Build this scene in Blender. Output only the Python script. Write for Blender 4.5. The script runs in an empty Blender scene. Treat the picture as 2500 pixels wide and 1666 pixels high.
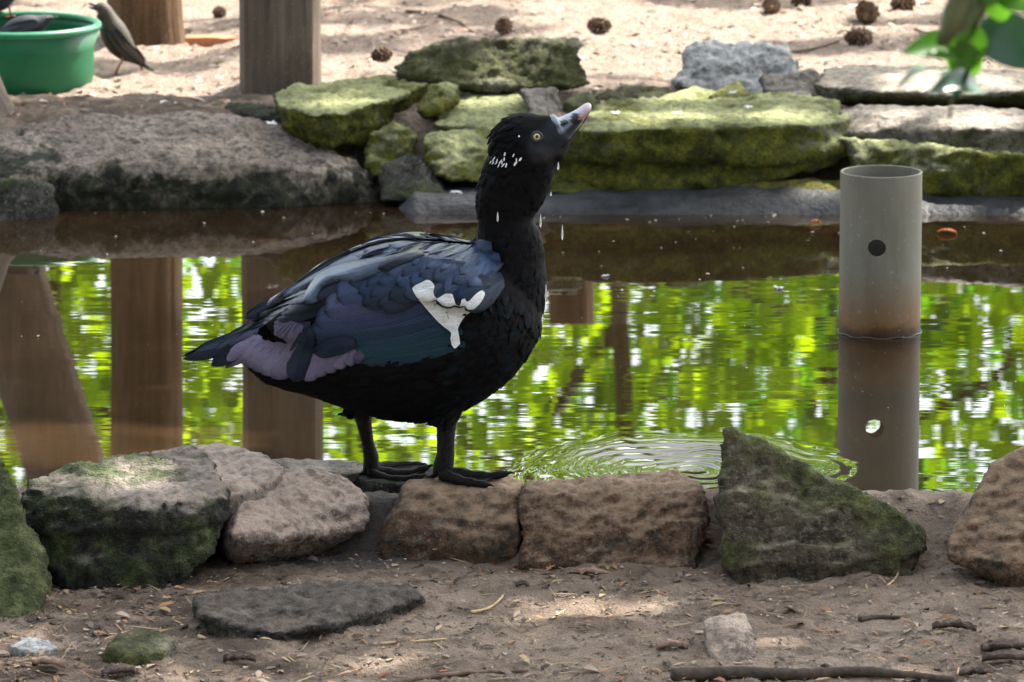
import bpy, bmesh, math, random
import numpy as np
from mathutils import Vector, Matrix, noise
from mathutils.bvhtree import BVHTree
R = math.radians
random.seed(7); rng = np.random.default_rng(7)
scene = bpy.context.scene
col = scene.collection

# ------------------------------------------------------------------ camera, sky, sun, exposure
F = 14400.0; CX, CY = 1250.0, 833.0           # focal length in photo pixels, picture centre
CAMH, PITCH = 1.485, R(10.7)
cam = bpy.data.cameras.new('camera'); camo = bpy.data.objects.new('camera', cam); col.objects.link(camo)
camo.location = (0, 0, CAMH); camo.rotation_euler = (R(90) - PITCH, 0, 0)
cam.sensor_width = 36; cam.lens = F / 2500 * 36; cam.clip_start = 0.05; cam.clip_end = 500
cam.dof.use_dof = True; cam.dof.focus_distance = 7.0; cam.dof.aperture_fstop = 18
scene.camera = camo

SUN_AZ, SUN_EL = R(50), R(52)
SUN = Vector((math.cos(SUN_EL) * math.sin(SUN_AZ), math.cos(SUN_EL) * math.cos(SUN_AZ), math.sin(SUN_EL)))
world = bpy.data.worlds.new('World'); scene.world = world; world.use_nodes = True
wn = world.node_tree; wn.nodes.clear()
sky = wn.nodes.new('ShaderNodeTexSky'); sky.sky_type = 'NISHITA'; sky.sun_disc = False
sky.sun_elevation = SUN_EL; sky.sun_rotation = SUN_AZ; sky.dust_density = 2.0
bg = wn.nodes.new('ShaderNodeBackground'); bg.inputs['Strength'].default_value = 0.15
wo = wn.nodes.new('ShaderNodeOutputWorld')
bw = wn.nodes.new('ShaderNodeRGBToBW'); hz = wn.nodes.new('ShaderNodeMix'); hz.data_type = 'RGBA'; hz.inputs[0].default_value = .62   # thin bright cloud whitens the blue
wm = wn.nodes.new('ShaderNodeMix'); wm.data_type = 'RGBA'; wm.blend_type = 'MULTIPLY'; wm.inputs[0].default_value = 1.; wm.inputs[7].default_value = (1.06, 1., .92, 1)
wn.links.new(sky.outputs[0], bw.inputs[0]); wn.links.new(bw.outputs[0], wm.inputs[6]); wn.links.new(sky.outputs[0], hz.inputs[6]); wn.links.new(wm.outputs[2], hz.inputs[7])
wn.links.new(hz.outputs[2], bg.inputs['Color']); wn.links.new(bg.outputs[0], wo.inputs['Surface'])
sl = bpy.data.lights.new('sun', 'SUN'); sl.energy = 3.0; sl.angle = R(0.5); sl.color = (1.0, 0.95, 0.86)
so = bpy.data.objects.new('sun', sl); col.objects.link(so)
so.rotation_euler = (-SUN).to_track_quat('-Z', 'Y').to_euler(); so.location = SUN * 30
vs = scene.view_settings; vs.view_transform = 'Standard'; vs.look = 'None'; vs.gamma = 1; vs.exposure = 2.7
vs.use_curve_mapping = False

# ------------------------------------------------------------------ photo pixel -> place
FWD = Vector((0, math.cos(PITCH), -math.sin(PITCH))); UP = Vector((0, math.sin(PITCH), math.cos(PITCH)))
def ray(px, py): return FWD + Vector((1, 0, 0)) * ((px - CX) / F) + UP * ((CY - py) / F)
O = Vector((0, 0, CAMH))
def Z(px, py, z): d = ray(px, py); return O + d * ((z - CAMH) / d.z)
def Q(px, py, Y): d = ray(px, py); return O + d * (Y / d.y)
def mpp(Y): return Y / F / math.cos(PITCH)      # metres per photo pixel at depth Y

# ------------------------------------------------------------------ helpers
def tag(o, label=None, cat=None, group=None, kind=None):
    if label: o['label'] = label
    if cat: o['category'] = cat
    if group: o['group'] = group
    if kind: o['kind'] = kind
    return o
def empty(name, loc): o = bpy.data.objects.new(name, None); o.empty_display_size = .05; o.location = loc; col.objects.link(o); return o
def link(name, me, mat=None, parent=None, origin=None):
    """mesh in world coordinates -> object whose origin is at `origin` (or its parent)"""
    o = bpy.data.objects.new(name, me); col.objects.link(o)
    if mat is not None and not me.materials: me.materials.append(mat)
    if parent is not None:
        o.parent = parent
        w = parent.location.copy(); p = parent.parent
        while p: w += p.location; p = p.parent
        me.transform(Matrix.Translation(-w))
    else:
        if origin is None:
            co = np.empty(len(me.vertices) * 3); me.vertices.foreach_get('co', co); co = co.reshape(-1, 3)
            c = (co.min(0) + co.max(0)) / 2; origin = Vector((c[0], c[1], co[:, 2].min()))
        me.transform(Matrix.Translation(-Vector(origin))); o.location = origin
    return o
def smooth(me): me.polygons.foreach_set('use_smooth', [True] * len(me.polygons)); return me
def mesh_np(name, verts, faces, sm=True):
    me = bpy.data.meshes.new(name); verts = np.asarray(verts, dtype=np.float32); faces = np.asarray(faces, dtype=np.int32)
    me.vertices.add(len(verts)); me.vertices.foreach_set('co', verts.ravel())
    k = faces.shape[1]; n = len(faces)
    me.loops.add(n * k); me.loops.foreach_set('vertex_index', faces.ravel())
    me.polygons.add(n); me.polygons.foreach_set('loop_start', np.arange(0, n * k, k, dtype=np.int32))
    me.update(calc_edges=True); me.validate()
    if sm: smooth(me)
    return me
def set_col(me, cols, name='col'):
    a = me.color_attributes.new(name, 'FLOAT_COLOR', 'POINT'); c = np.ones((len(me.vertices), 4), np.float32)
    c[:, :3] = cols; a.data.foreach_set('color', c.ravel())
class MB:
    def __init__(s): s.v = []; s.f = []
    def add(s, v, f): b = len(s.v); s.v += [Vector(x) for x in v]; s.f += [tuple(i + b for i in q) for q in f]
    def mesh(s, name='m', sm=True):
        me = bpy.data.meshes.new(name); me.from_pydata(s.v, [], s.f); me.update(); return smooth(me) if sm else me
    def rings(s, rings, cap=True):
        b = len(s.v); n = len(rings[0])
        for r in rings: s.v += [Vector(x) for x in r]
        for i in range(len(rings) - 1):
            for j in range(n):
                k = (j + 1) % n; s.f.append((b + i * n + j, b + i * n + k, b + (i + 1) * n + k, b + (i + 1) * n + j))
        if cap:
            s.f.append(tuple(b + j for j in reversed(range(n)))); s.f.append(tuple(b + (len(rings) - 1) * n + j for j in range(n)))
        return s
    def tube(s, pts, rad, n=8):
        pts = [Vector(p) for p in pts]; rings = []
        if not hasattr(rad, '__len__'): rad = [rad] * len(pts)
        ref = Vector((0.13, 0.31, 0.94))
        for i, p in enumerate(pts):
            t = (pts[min(i + 1, len(pts) - 1)] - pts[max(i - 1, 0)]).normalized()
            if abs(t.dot(ref)) > .9: ref = Vector((0.94, 0.2, 0.1))
            a = t.cross(ref).normalized(); b2 = t.cross(a)
            rings.append([p + (a * math.cos(q) + b2 * math.sin(q)) * rad[i] for q in [2 * math.pi * j / n for j in range(n)]])
        return s.rings(rings)
def cr(p, sub):
    """Catmull-Rom through rows of numbers"""
    p = np.array(p, float); out = []
    for i in range(len(p) - 1):
        a, b, c, d = p[max(i - 1, 0)], p[i], p[i + 1], p[min(i + 2, len(p) - 1)]
        for k in range(sub):
            t = k / sub
            out.append(.5 * ((2 * b) + (c - a) * t + (2 * a - 5 * b + 4 * c - d) * t * t + (3 * b - a - 3 * c + d) * t ** 3))
    out.append(p[-1]); return np.array(out)
def loft(mb, st, Y, n=24, sub=5, power=2.0, yc=0.0):
    """stations (px, py, half-height px, half-width px) in the vertical plane y=Y; rings square to the path"""
    st = cr(st, sub); m = mpp(Y)
    C = [Q(a[0], a[1], Y) for a in st]; rings = []
    for i, a in enumerate(st):
        t = (C[min(i + 1, len(C) - 1)] - C[max(i - 1, 0)]).normalized()
        nrm = Vector((-t.z, 0, t.x)); r = []
        for j in range(n):
            q = 2 * math.pi * j / n; c, s_ = math.cos(q), math.sin(q)
            c = math.copysign(abs(c) ** (2 / power), c); s_ = math.copysign(abs(s_) ** (2 / power), s_)
            r.append(C[i] + nrm * (s_ * max(a[2], .5) * m) + Vector((0, 1, 0)) * (c * max(a[3], .5) * m + yc))
        rings.append(r)
    mb.rings(rings)

# ------------------------------------------------------------------ materials
def mat_new(name):
    m = bpy.data.materials.new(name); m.use_nodes = True; nt = m.node_tree
    return m, nt, nt.nodes['Principled BSDF']
def nd(nt, t, **kw):
    n = nt.nodes.new('ShaderNode' + t)
    for k, v in kw.items():
        if k in n.inputs.keys() if isinstance(k, str) else False: n.inputs[k].default_value = v
        else: setattr(n, k, v)
    return n
def nz(nt, vec, scale, detail=5, rough=.55, dist=0.0, w=None):
    n = nd(nt, 'TexNoise'); n.inputs['Scale'].default_value = scale; n.inputs['Detail'].default_value = detail
    n.inputs['Roughness'].default_value = rough; n.inputs['Distortion'].default_value = dist
    if vec is not None: nt.links.new(vec, n.inputs['Vector'])
    if w is not None: n.noise_dimensions = '4D'; nt.links.new(w, n.inputs['W'])
    return n.outputs['Fac']
def mp(nt, v, a, b, c=0., d=1., smoothstep=True):
    n = nd(nt, 'MapRange'); n.interpolation_type = 'SMOOTHSTEP' if smoothstep else 'LINEAR'
    nt.links.new(v, n.inputs[0])
    for i, x in enumerate((a, b, c, d)): n.inputs[i + 1].default_value = x
    return n.outputs[0]
def mix(nt, f, a, b, mode='MIX'):
    n = nd(nt, 'Mix'); n.data_type = 'RGBA'; n.blend_type = mode
    for i, x in ((0, f), (6, a), (7, b)):
        if hasattr(x, 'is_linked') or hasattr(x, 'links'): nt.links.new(x, n.inputs[i])
        else: n.inputs[i].default_value = x if i == 0 else (*x, 1) if len(x) == 3 else x
    return n.outputs[2]
def mth(nt, op, a, b=None, c=None):
    n = nd(nt, 'Math'); n.operation = op
    for i, x in enumerate((a, b, c)):
        if x is None: continue
        if hasattr(x, 'links'): nt.links.new(x, n.inputs[i])
        else: n.inputs[i].default_value = x
    return n.outputs[0]
def vm(nt, op, a, b=None):
    n = nd(nt, 'VectorMath'); n.operation = op
    for i, x in enumerate((a, b)):
        if x is None: continue
        if hasattr(x, 'links'): nt.links.new(x, n.inputs['Scale'] if (op == 'SCALE' and i == 1) else n.inputs[i])
        else: (n.inputs['Scale'] if (op == 'SCALE' and i == 1) else n.inputs[i]).default_value = x
    return n.outputs['Value'] if op in ('LENGTH', 'DOT_PRODUCT', 'DISTANCE') else n.outputs[0]
def bump(nt, h, dist, bs, strength=1.0):
    b = nd(nt, 'Bump'); b.inputs['Strength'].default_value = strength; b.inputs['Distance'].default_value = dist
    nt.links.new(h, b.inputs['Height']); nt.links.new(b.outputs[0], bs.inputs['Normal']); return b
def objvec(nt): return nd(nt, 'TexCoord').outputs['Object']
def orand(nt): return mth(nt, 'MULTIPLY', nd(nt, 'ObjectInfo').outputs['Random'], 40.0)

def nd_color(nt, v):
    n = nd(nt, 'TexNoise'); n.inputs['Scale'].default_value = 9.; n.inputs['Detail'].default_value = 4.; nt.links.new(v, n.inputs['Vector']); return n.outputs['Color']
def rockmat(name, c1, c2, moss=.5, wz=.25, mossc=((.055, .064, .004), (.18, .18, .014)), dark=.0, rough=.85, crack=.5, pale=.25, lit_top=None, tide=None):
    m, nt, bs = mat_new(name); v = objvec(nt); w = orand(nt)
    a = nz(nt, v, 11, 7, .6, .4, w); s = nz(nt, v, 85, 5, .65, 0, w); sp = nz(nt, v, 240, 3, .6)
    c = mix(nt, mp(nt, a, .36, .64), c1, c2)
    c = mix(nt, mp(nt, s, .4, .66), c, tuple(x * .38 for x in c1))
    c = mix(nt, mth(nt, 'MULTIPLY', mp(nt, sp, .56, .68), pale), c, (.5, .47, .42))
    pit = nz(nt, v, 120, 6, .75, .4, w); c = mix(nt, mp(nt, pit, .53, .62, 0., .7), c, tuple(x * .22 for x in c1))
    lich = nz(nt, v, 26, 6, .7, .6, w)
    c = mix(nt, mth(nt, 'MULTIPLY', mp(nt, lich, .57, .66), pale), c, (.42, .41, .36))
    if dark > 0:
        dk = nz(nt, v, 7, 5, .6, .8, mth(nt, 'ADD', w, 9.))
        c = mix(nt, mp(nt, dk, .62 - .3 * dark, .72 - .3 * dark), c, (.018, .02, .017))
    g = nd(nt, 'NewGeometry'); sx = nd(nt, 'SeparateXYZ'); nt.links.new(g.outputs['Normal'], sx.inputs[0])
    if lit_top:
        df = mp(nt, mth(nt, 'ADD', sx.outputs['Z'], mth(nt, 'MULTIPLY', mth(nt, 'SUBTRACT', a, .5), 1.0)), .38, .92)  # top faces painted paler, light from above put into the colour
        c = mix(nt, df, c, mix(nt, mp(nt, s, .42, .66), lit_top, tuple(x * .5 for x in lit_top)))
    mn = mth(nt, 'ADD', nz(nt, v, 8, 7, .62, .3, mth(nt, 'ADD', w, 3.)), mth(nt, 'MULTIPLY', sx.outputs['Z'], wz))
    mf = mp(nt, mn, 1.0 - moss - .07, 1.0 - moss + .09)
    mc = mix(nt, mp(nt, nz(nt, v, 38, 5, .6), .35, .68), mossc[0], mossc[1])
    mc = mix(nt, mp(nt, nz(nt, v, 170, 3, .6), .42, .7, 0, .6), mc, tuple(x * .3 for x in mossc[0]))
    mc = mix(nt, mp(nt, nz(nt, v, 17, 6, .65, .5, mth(nt, 'ADD', w, 21.)), .5, .68, 0, .8), mc, tuple(x * .3 for x in mossc[0]))
    mc = mix(nt, mp(nt, nz(nt, v, 22, 6, .65, .5, mth(nt, 'ADD', w, 31.)), .58, .72, 0, .7), mc, (.13, .12, .07))
    c = mix(nt, mf, c, mc)
    if tide:
        so_ = nd(nt, 'SeparateXYZ'); nt.links.new(v, so_.inputs[0])
        tf = mp(nt, mth(nt, 'ADD', so_.outputs['Z'], mth(nt, 'MULTIPLY', mth(nt, 'SUBTRACT', nz(nt, v, 6, 7, .65, .8), .5), .3)), tide - .012, tide + .012, 1., 0.)
        c = mix(nt, mth(nt, 'MULTIPLY', tf, mp(nt, nz(nt, v, 30, 6, .7, .5), .3, .55, .55, 1.)), c, mix(nt, mp(nt, nz(nt, v, 45, 5, .6), .4, .65), (.008, .010, .006), (.03, .035, .016)))
    nt.links.new(c, bs.inputs['Base Color']); bs.inputs['Roughness'].default_value = rough; bs.inputs['Specular IOR Level'].default_value = .3
    vo = nd(nt, 'TexVoronoi'); vo.feature = 'DISTANCE_TO_EDGE'; vo.inputs['Scale'].default_value = 13.
    nt.links.new(vm(nt, 'ADD', v, vm(nt, 'SCALE', nd_color(nt, v), .12)), vo.inputs['Vector'])
    ck = mth(nt, 'MULTIPLY', mp(nt, vo.outputs['Distance'], .004, .02, 1., 0.), mp(nt, nz(nt, v, 6, 3, .5, 0, w), .54, .62, 0., .45))
    c2_ = mix(nt, ck, c, (.012, .011, .009)); nt.links.new(c2_, bs.inputs['Base Color'])
    h = mth(nt, 'ADD', mth(nt, 'MULTIPLY', nz(nt, v, 60, 9, .65, .3), 1.), mth(nt, 'MULTIPLY', nz(nt, v, 330, 4, .6), mth(nt, 'ADD', .25, mth(nt, 'MULTIPLY', mf, .35))))
    bump(nt, h, .018, bs, 1.)
    return m
def plain(name, c, rough=.6, var=.25, scale=30, bumpd=.001, spec=.4, c2=None, stretch=None):
    m, nt, bs = mat_new(name); v = objvec(nt)
    if stretch: v = vm(nt, 'MULTIPLY', v, stretch)
    a = nz(nt, v, scale, 6, .6, .2, orand(nt))
    nt.links.new(mix(nt, mp(nt, a, .3, .7), tuple(x * (1 - var) for x in c), c2 or tuple(min(1, x * (1 + var)) for x in c)), bs.inputs['Base Color'])
    bs.inputs['Roughness'].default_value = rough; bs.inputs['Specular IOR Level'].default_value = spec
    if bumpd: bump(nt, nz(nt, v, scale * 3, 6, .6), bumpd, bs)
    return m
def leafmat(name, c, t, rough=.5, tr=.5):
    m, nt, bs = mat_new(name); at = nd(nt, 'Attribute'); at.attribute_name = 'tint'
    f = at.outputs['Fac']
    c1 = mix(nt, f, tuple(x * .5 for x in c), tuple(x * 1.4 for x in c)); t1 = mix(nt, f, tuple(x * .4 for x in t), tuple(min(.85, x * 1.4) for x in t))
    nt.links.new(c1, bs.inputs['Base Color']); bs.inputs['Roughness'].default_value = rough
    tl = nd(nt, 'BsdfTranslucent'); nt.links.new(t1, tl.inputs[0])
    mx = nd(nt, 'MixShader'); mx.inputs[0].default_value = tr
    nt.links.new(bs.outputs[0], mx.inputs[1]); nt.links.new(tl.outputs[0], mx.inputs[2])
    nt.links.new(mx.outputs[0], nt.nodes['Material Output'].inputs['Surface']); return m
def attrmat(name, rough=.5, spec=.4, bumpscale=None, bumpd=.0006, barbs=False, sheen=0.):
    m, nt, bs = mat_new(name); at = nd(nt, 'Attribute'); at.attribute_name = 'col'
    c = at.outputs['Color']; bs.inputs['Roughness'].default_value = rough; bs.inputs['Specular IOR Level'].default_value = spec
    if barbs:
        uv = nd(nt, 'UVMap'); sx = nd(nt, 'SeparateXYZ'); nt.links.new(uv.outputs[0], sx.inputs[0])
        # barbs slant back from the shaft
        ph = mth(nt, 'ADD', mth(nt, 'MULTIPLY', sx.outputs[0], 260.), mth(nt, 'MULTIPLY', mth(nt, 'ABSOLUTE', sx.outputs[1]), -60.))
        wv = mth(nt, 'SINE', ph); nn = nz(nt, uv.outputs[0], 14, 5, .6, .5)
        h = mth(nt, 'ADD', mth(nt, 'MULTIPLY', wv, .25), nn)
        c = mix(nt, mp(nt, nn, .3, .7, 0, .45), c, (.012, .013, .018)); nt.links.new(c, bs.inputs['Base Color'])
        bump(nt, h, .0012, bs, .8)
    else:
        nt.links.new(c, bs.inputs['Base Color'])
        if bumpscale: bump(nt, nz(nt, objvec(nt), bumpscale, 6, .6), bumpd, bs)
    if barbs: bs.inputs['Specular Tint'].default_value = (.55, .72, 1., 1)
    if sheen: bs.inputs['Sheen Weight'].default_value = sheen
    return m

M = {}
OL = ((.05, .055, .015), (.13, .135, .045))
M['moss_block'] = rockmat('mossy_stone', (.09, .085, .06), (.2, .19, .14), moss=.70, wz=-.26, rough=.9, lit_top=(.31, .33, .15))
M['moss_top'] = rockmat('moss_capped_stone', (.11, .10, .07), (.24, .22, .16), moss=.56, wz=.10)
M['moss_grey'] = rockmat('grey_moss_stone', (.12, .115, .085), (.25, .24, .18), moss=.56, wz=.02, mossc=OL, lit_top=(.3, .29, .2))
M['pale_stone'] = rockmat('pale_limestone', (.24, .24, .23), (.44, .44, .43), moss=.40, wz=-.12, mossc=((.07, .08, .03), (.14, .15, .06)), pale=.7, lit_top=(.52, .52, .51))
M['grey_stone'] = rockmat('grey_brown_stone', (.10, .088, .072), (.2, .178, .15), moss=.2, wz=.0, pale=.2, lit_top=(.26, .235, .2))
M['slab'] = rockmat('flat_slab_stone', (.10, .085, .065), (.2, .175, .14), moss=.52, wz=-.30, mossc=OL, lit_top=(.42, .36, .29))
M['liner_rock'] = rockmat('smooth_grey_boulder', (.26, .207, .165), (.41, .34, .275), moss=.30, wz=-.2, mossc=((.03, .035, .015), (.09, .08, .04)), pale=.35, tide=.075)
M['brown_stone'] = rockmat('brown_sandstone', (.12, .068, .04), (.235, .14, .083), moss=.40, wz=-.06, mossc=((.03, .036, .012), (.085, .08, .03)), dark=.25, lit_top=(.36, .25, .165))
M['pink_stone'] = rockmat('pinkish_flat_stone', (.2, .15, .12), (.36, .28, .235), moss=.2, wz=-.1, pale=.5, lit_top=(.5, .385, .3), rough=.6)
M['ledge'] = rockmat('olive_moss_ledge', (.14, .13, .08), (.26, .24, .15), moss=.72, wz=.05, mossc=((.1, .095, .012), (.24, .22, .035)))
M['dark_stone'] = rockmat('dark_damp_stone', (.03, .03, .026), (.075, .07, .058), moss=.42, wz=.15, mossc=((.02, .032, .008), (.07, .09, .02)))
M['green_top'] = rockmat('dark_block_pale_top', (.014, .013, .011), (.045, .04, .033), moss=.46, wz=.02, mossc=((.035, .05, .012), (.13, .16, .06)), lit_top=(.36, .3, .25), pale=.1)  # near-black sides: dark damp stone plus its backlit shade in the colour
M['front_moss'] = rockmat('green_washed_stone', (.085, .07, .045), (.19, .15, .105), moss=.46, wz=.10, mossc=((.045, .052, .012), (.15, .16, .05)), lit_top=(.36, .33, .23))
M['green_boulder'] = rockmat('green_boulder_stone', (.1, .09, .06), (.22, .19, .13), moss=.58, wz=.0, mossc=((.05, .065, .018), (.16, .18, .07)))
M['buried'] = rockmat('half_buried_slab', (.055, .048, .042), (.13, .112, .096), moss=.22, wz=0, pale=.15, lit_top=(.13, .108, .088))

# ------------------------------------------------------------------ ground
def ss(x, a, b): t = np.clip((x - a) / (b - a), 0, 1); return t * t * (3 - 2 * t)
def gz(x, y):
    x = np.asarray(x, float); y = np.asarray(y, float)
    wob = .012 * np.sin(x * 5.1 + 1) + .008 * np.sin(x * 13 + 2)
    front = -.05 + .060 * ss(y + wob, 6.75, 6.83)
    dip = -.32 * ss(y + wob * .5, 6.85, 7.06) * (1 - ss(y + wob, 8.72, 8.97)) * (1 - ss(np.abs(x), 2.6, 3.0))
    back = -.045 + .147 * ss(y + wob, 8.98, 9.22)
    back = back - .024 * ss(y, 9.34, 9.48) * (1 - ss(x, -.55, -.40))     # the bowl stands in a slight hollow
    return np.where(y < 7.9, front + dip, np.maximum(front, 0) * 0 + .012 + dip + back)
def axis(segs):
    out = []
    for a, b, s in segs: out += list(np.arange(a, b, s))
    return np.array(out + [segs[-1][1]])
gx = axis([(-60, -12, 6), (-12, -3, .6), (-3, -1.15, .1), (-1.15, 1.15, .0085), (1.15, 3, .1), (3, 12, .6), (12, 60, 6)])
gy = axis([(-40, -4, 4), (-4, 4, .5), (4, 5.8, .1), (5.8, 6.95, .0085), (6.95, 8.9, .06), (8.9, 11.2, .012), (11.2, 14, .15), (14, 30, 1), (30, 140, 10)])
GX, GY = np.meshgrid(gx, gy); GZ = gz(GX, GY)
nzv = np.zeros_like(GZ)
for i in range(GZ.shape[0]):
    if not (5.7 < gy[i] < 7.0 or 8.9 < gy[i] < 11.3): continue
    for j in range(GZ.shape[1]):
        if abs(gx[j]) < 1.2:
            p = Vector((gx[j], gy[i], 0))
            nzv[i, j] = .008 * noise.fractal(p * 9, .8, 2.1, 4) + .0048 * noise.fractal(p * 45, .7, 2.2, 3)
GZ = GZ + nzv
def ground_h(x, y): return float(gz(x, y)) + (.008 * noise.fractal(Vector((x, y, 0)) * 9, .8, 2.1, 4) + .0048 * noise.fractal(Vector((x, y, 0)) * 45, .7, 2.2, 3))
ny_, nx_ = GZ.shape
idx = np.arange(ny_ * nx_).reshape(ny_, nx_)
gf = np.stack([idx[:-1, :-1], idx[:-1, 1:], idx[1:, 1:], idx[1:, :-1]], -1).reshape(-1, 4)
gm = mesh_np('ground', np.stack([GX, GY, GZ], -1).reshape(-1, 3), gf)
def ground_mat():
    m, nt, bs = mat_new('soil_and_sand'); v = objvec(nt)
    sx = nd(nt, 'SeparateXYZ'); nt.links.new(v, sx.inputs[0]); X, Yc = sx.outputs[0], sx.outputs[1]
    big = nz(nt, v, 4.5, 6, .6, .5); mid = nz(nt, v, 28, 6, .65, .3); fine = nz(nt, v, 150, 5, .7); grit = nz(nt, v, 420, 3, .6)
    soil = mix(nt, mp(nt, big, .35, .65), (.215, .156, .113), (.37, .285, .215))
    soil = mix(nt, mp(nt, mid, .45, .7, 0, .75), soil, (.085, .063, .047))
    soil = mix(nt, mp(nt, fine, .55, .72, 0, .6), soil, (.33, .27, .215))
    soil = mix(nt, mp(nt, grit, .62, .72, 0, .6), soil, (.05, .04, .034))
    lit = mth(nt, 'MULTIPLY', mp(nt, mth(nt, 'ADD', X, mth(nt, 'MULTIPLY', big, .5)), -.12, .12, 1., 0.), mp(nt, nz(nt, v, 16, 5, .7, .5), .38, .6))      # dark leaf mould at the boulder end
    soil = mix(nt, mth(nt, 'MULTIPLY', lit, .75), soil, (.075, .054, .04))
    # the duck's shadow painted on the soil; wet masks this shaded patch
    d = vm(nt, 'DISTANCE', vm(nt, 'MULTIPLY', v, (1., 1.7, 0.)), (Z(800, 1350, -.05).x, Z(800, 1350, -.05).y * 1.7, 0.))
    wet = mp(nt, mth(nt, 'ADD', d, mth(nt, 'MULTIPLY', mid, .12)), .15, .27, 1., 0.)  # mask of the painted shadow
    soil = mix(nt, mth(nt, 'MULTIPLY', wet, .75), soil, (.045, .044, .044))
    sand = mix(nt, mp(nt, fine, .38, .66), (.235, .176, .136), (.44, .345, .28))
    sand = mix(nt, mp(nt, mid, .5, .72, 0, .55), sand, (.27, .20, .15))
    sand = mix(nt, mp(nt, grit, .6, .7, 0, .7), sand, (.12, .085, .06))
    # dark trodden soil on the left of the far bank
    left = mth(nt, 'MULTIPLY', mp(nt, mth(nt, 'ADD', X, mth(nt, 'MULTIPLY', big, .25)), -.25, -.12, 1., 0.), mp(nt, mth(nt, 'ADD', Yc, mth(nt, 'MULTIPLY', mid, .1)), 9.43, 9.53, 1., 0.))
    f = mth(nt, 'MULTIPLY', mp(nt, mth(nt, 'ADD', Yc, mth(nt, 'MULTIPLY', mid, .1)), 9.15, 9.25), mth(nt, 'SUBTRACT', 1., left))
    nt.links.new(mix(nt, f, soil, sand), bs.inputs['Base Color'])
    bs.inputs['Roughness'].default_value = .92; bs.inputs['Specular IOR Level'].default_value = .2
    nt.links.new(mth(nt, 'SUBTRACT', .92, mth(nt, 'MULTIPLY', wet, .3)), bs.inputs['Roughness'])
    h = mth(nt, 'ADD', mth(nt, 'ADD', mid, mth(nt, 'MULTIPLY', fine, .7)), mth(nt, 'MULTIPLY', grit, .35))
    bump(nt, h, .016, bs, 1.); return m
tag(link('ground', gm, ground_mat(), origin=(0, 0, 0)), 'trodden brown soil and pale sand around the pond', kind='structure')

# ------------------------------------------------------------------ water
RC = Z(1690, 1150, 0.)
def water_mat():
    m, nt, bs = mat_new('murky_pond_water'); v = objvec(nt)
    murk = nz(nt, v, 2.2, 5, .6, .4)
    nt.links.new(mix(nt, mp(nt, murk, .3, .7), (.017, .010, .005), (.034, .020, .009)), bs.inputs['Base Color'])
    bs.inputs['Roughness'].default_value = .0; bs.inputs['IOR'].default_value = 1.333
    # fine standing ripples: tiny slopes, crests across the line of sight
    nn = nd(nt, 'TexNoise'); nn.inputs['Scale'].default_value = 1.; nn.inputs['Detail'].default_value = 3.; nn.inputs['Roughness'].default_value = .55
    nt.links.new(vm(nt, 'MULTIPLY', v, (3., 24., 1.)), nn.inputs['Vector'])
    n2 = nd(nt, 'TexNoise'); n2.inputs['Scale'].default_value = 1.; n2.inputs['Detail'].default_value = 2.
    nt.links.new(vm(nt, 'MULTIPLY', v, (9., 75., 1.)), n2.inputs['Vector'])
    calm = mp(nt, nz(nt, v, 1.7, 2), .35, .65, .25, 1.)
    sl = vm(nt, 'ADD', vm(nt, 'SCALE', vm(nt, 'SUBTRACT', nn.outputs['Color'], (.5, .5, .5)), .010), vm(nt, 'SCALE', vm(nt, 'SUBTRACT', n2.outputs['Color'], (.5, .5, .5)), .006))
    sl = vm(nt, 'SCALE', vm(nt, 'MULTIPLY', sl, (.12, 1.3, 0.)), calm)
    # rings spreading from where drops fall behind the stones
    rel = vm(nt, 'MULTIPLY', vm(nt, 'SUBTRACT', v, (RC.x, RC.y, 0.)), (1., 1., 0.))
    d = mth(nt, 'ADD', vm(nt, 'LENGTH', rel), mth(nt, 'MULTIPLY', nz(nt, vm(nt, 'MULTIPLY', v, (1., .5, 1.)), 12, 3), .09))
    wave = mth(nt, 'SINE', mth(nt, 'MULTIPLY', d, 2 * math.pi / .031))
    env = mth(nt, 'MULTIPLY', mp(nt, d, .02, .05), mp(nt, d, .16, .29, 1., 0.))
    env = mth(nt, 'MULTIPLY', env, mp(nt, nz(nt, vm(nt, 'MULTIPLY', v, (.5, 1.6, 1.)), 12, 3), 0.3, .55, .45, 1.))
    ring = vm(nt, 'SCALE', vm(nt, 'NORMALIZE', rel), mth(nt, 'MULTIPLY', mth(nt, 'SUBTRACT', wave, .55), mth(nt, 'MULTIPLY', env, .2)))   # rings round a sunken middle, shaped so the far side mirrors bright sky
    N = vm(nt, 'NORMALIZE', vm(nt, 'ADD', vm(nt, 'ADD', sl, ring), (0., 0., 1.)))
    nt.links.new(N, bs.inputs['Normal']); return m
wme = mesh_np('water', [(-2.9, 6.82, 0), (2.9, 6.82, 0), (2.9, 9.12, 0), (-2.9, 9.12, 0)], [(0, 1, 2, 3)])
tag(link('pond_water', wme, water_mat(), origin=(0, 0, 0)), 'murky brown pond water mirroring green trees', kind='structure')

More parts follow.
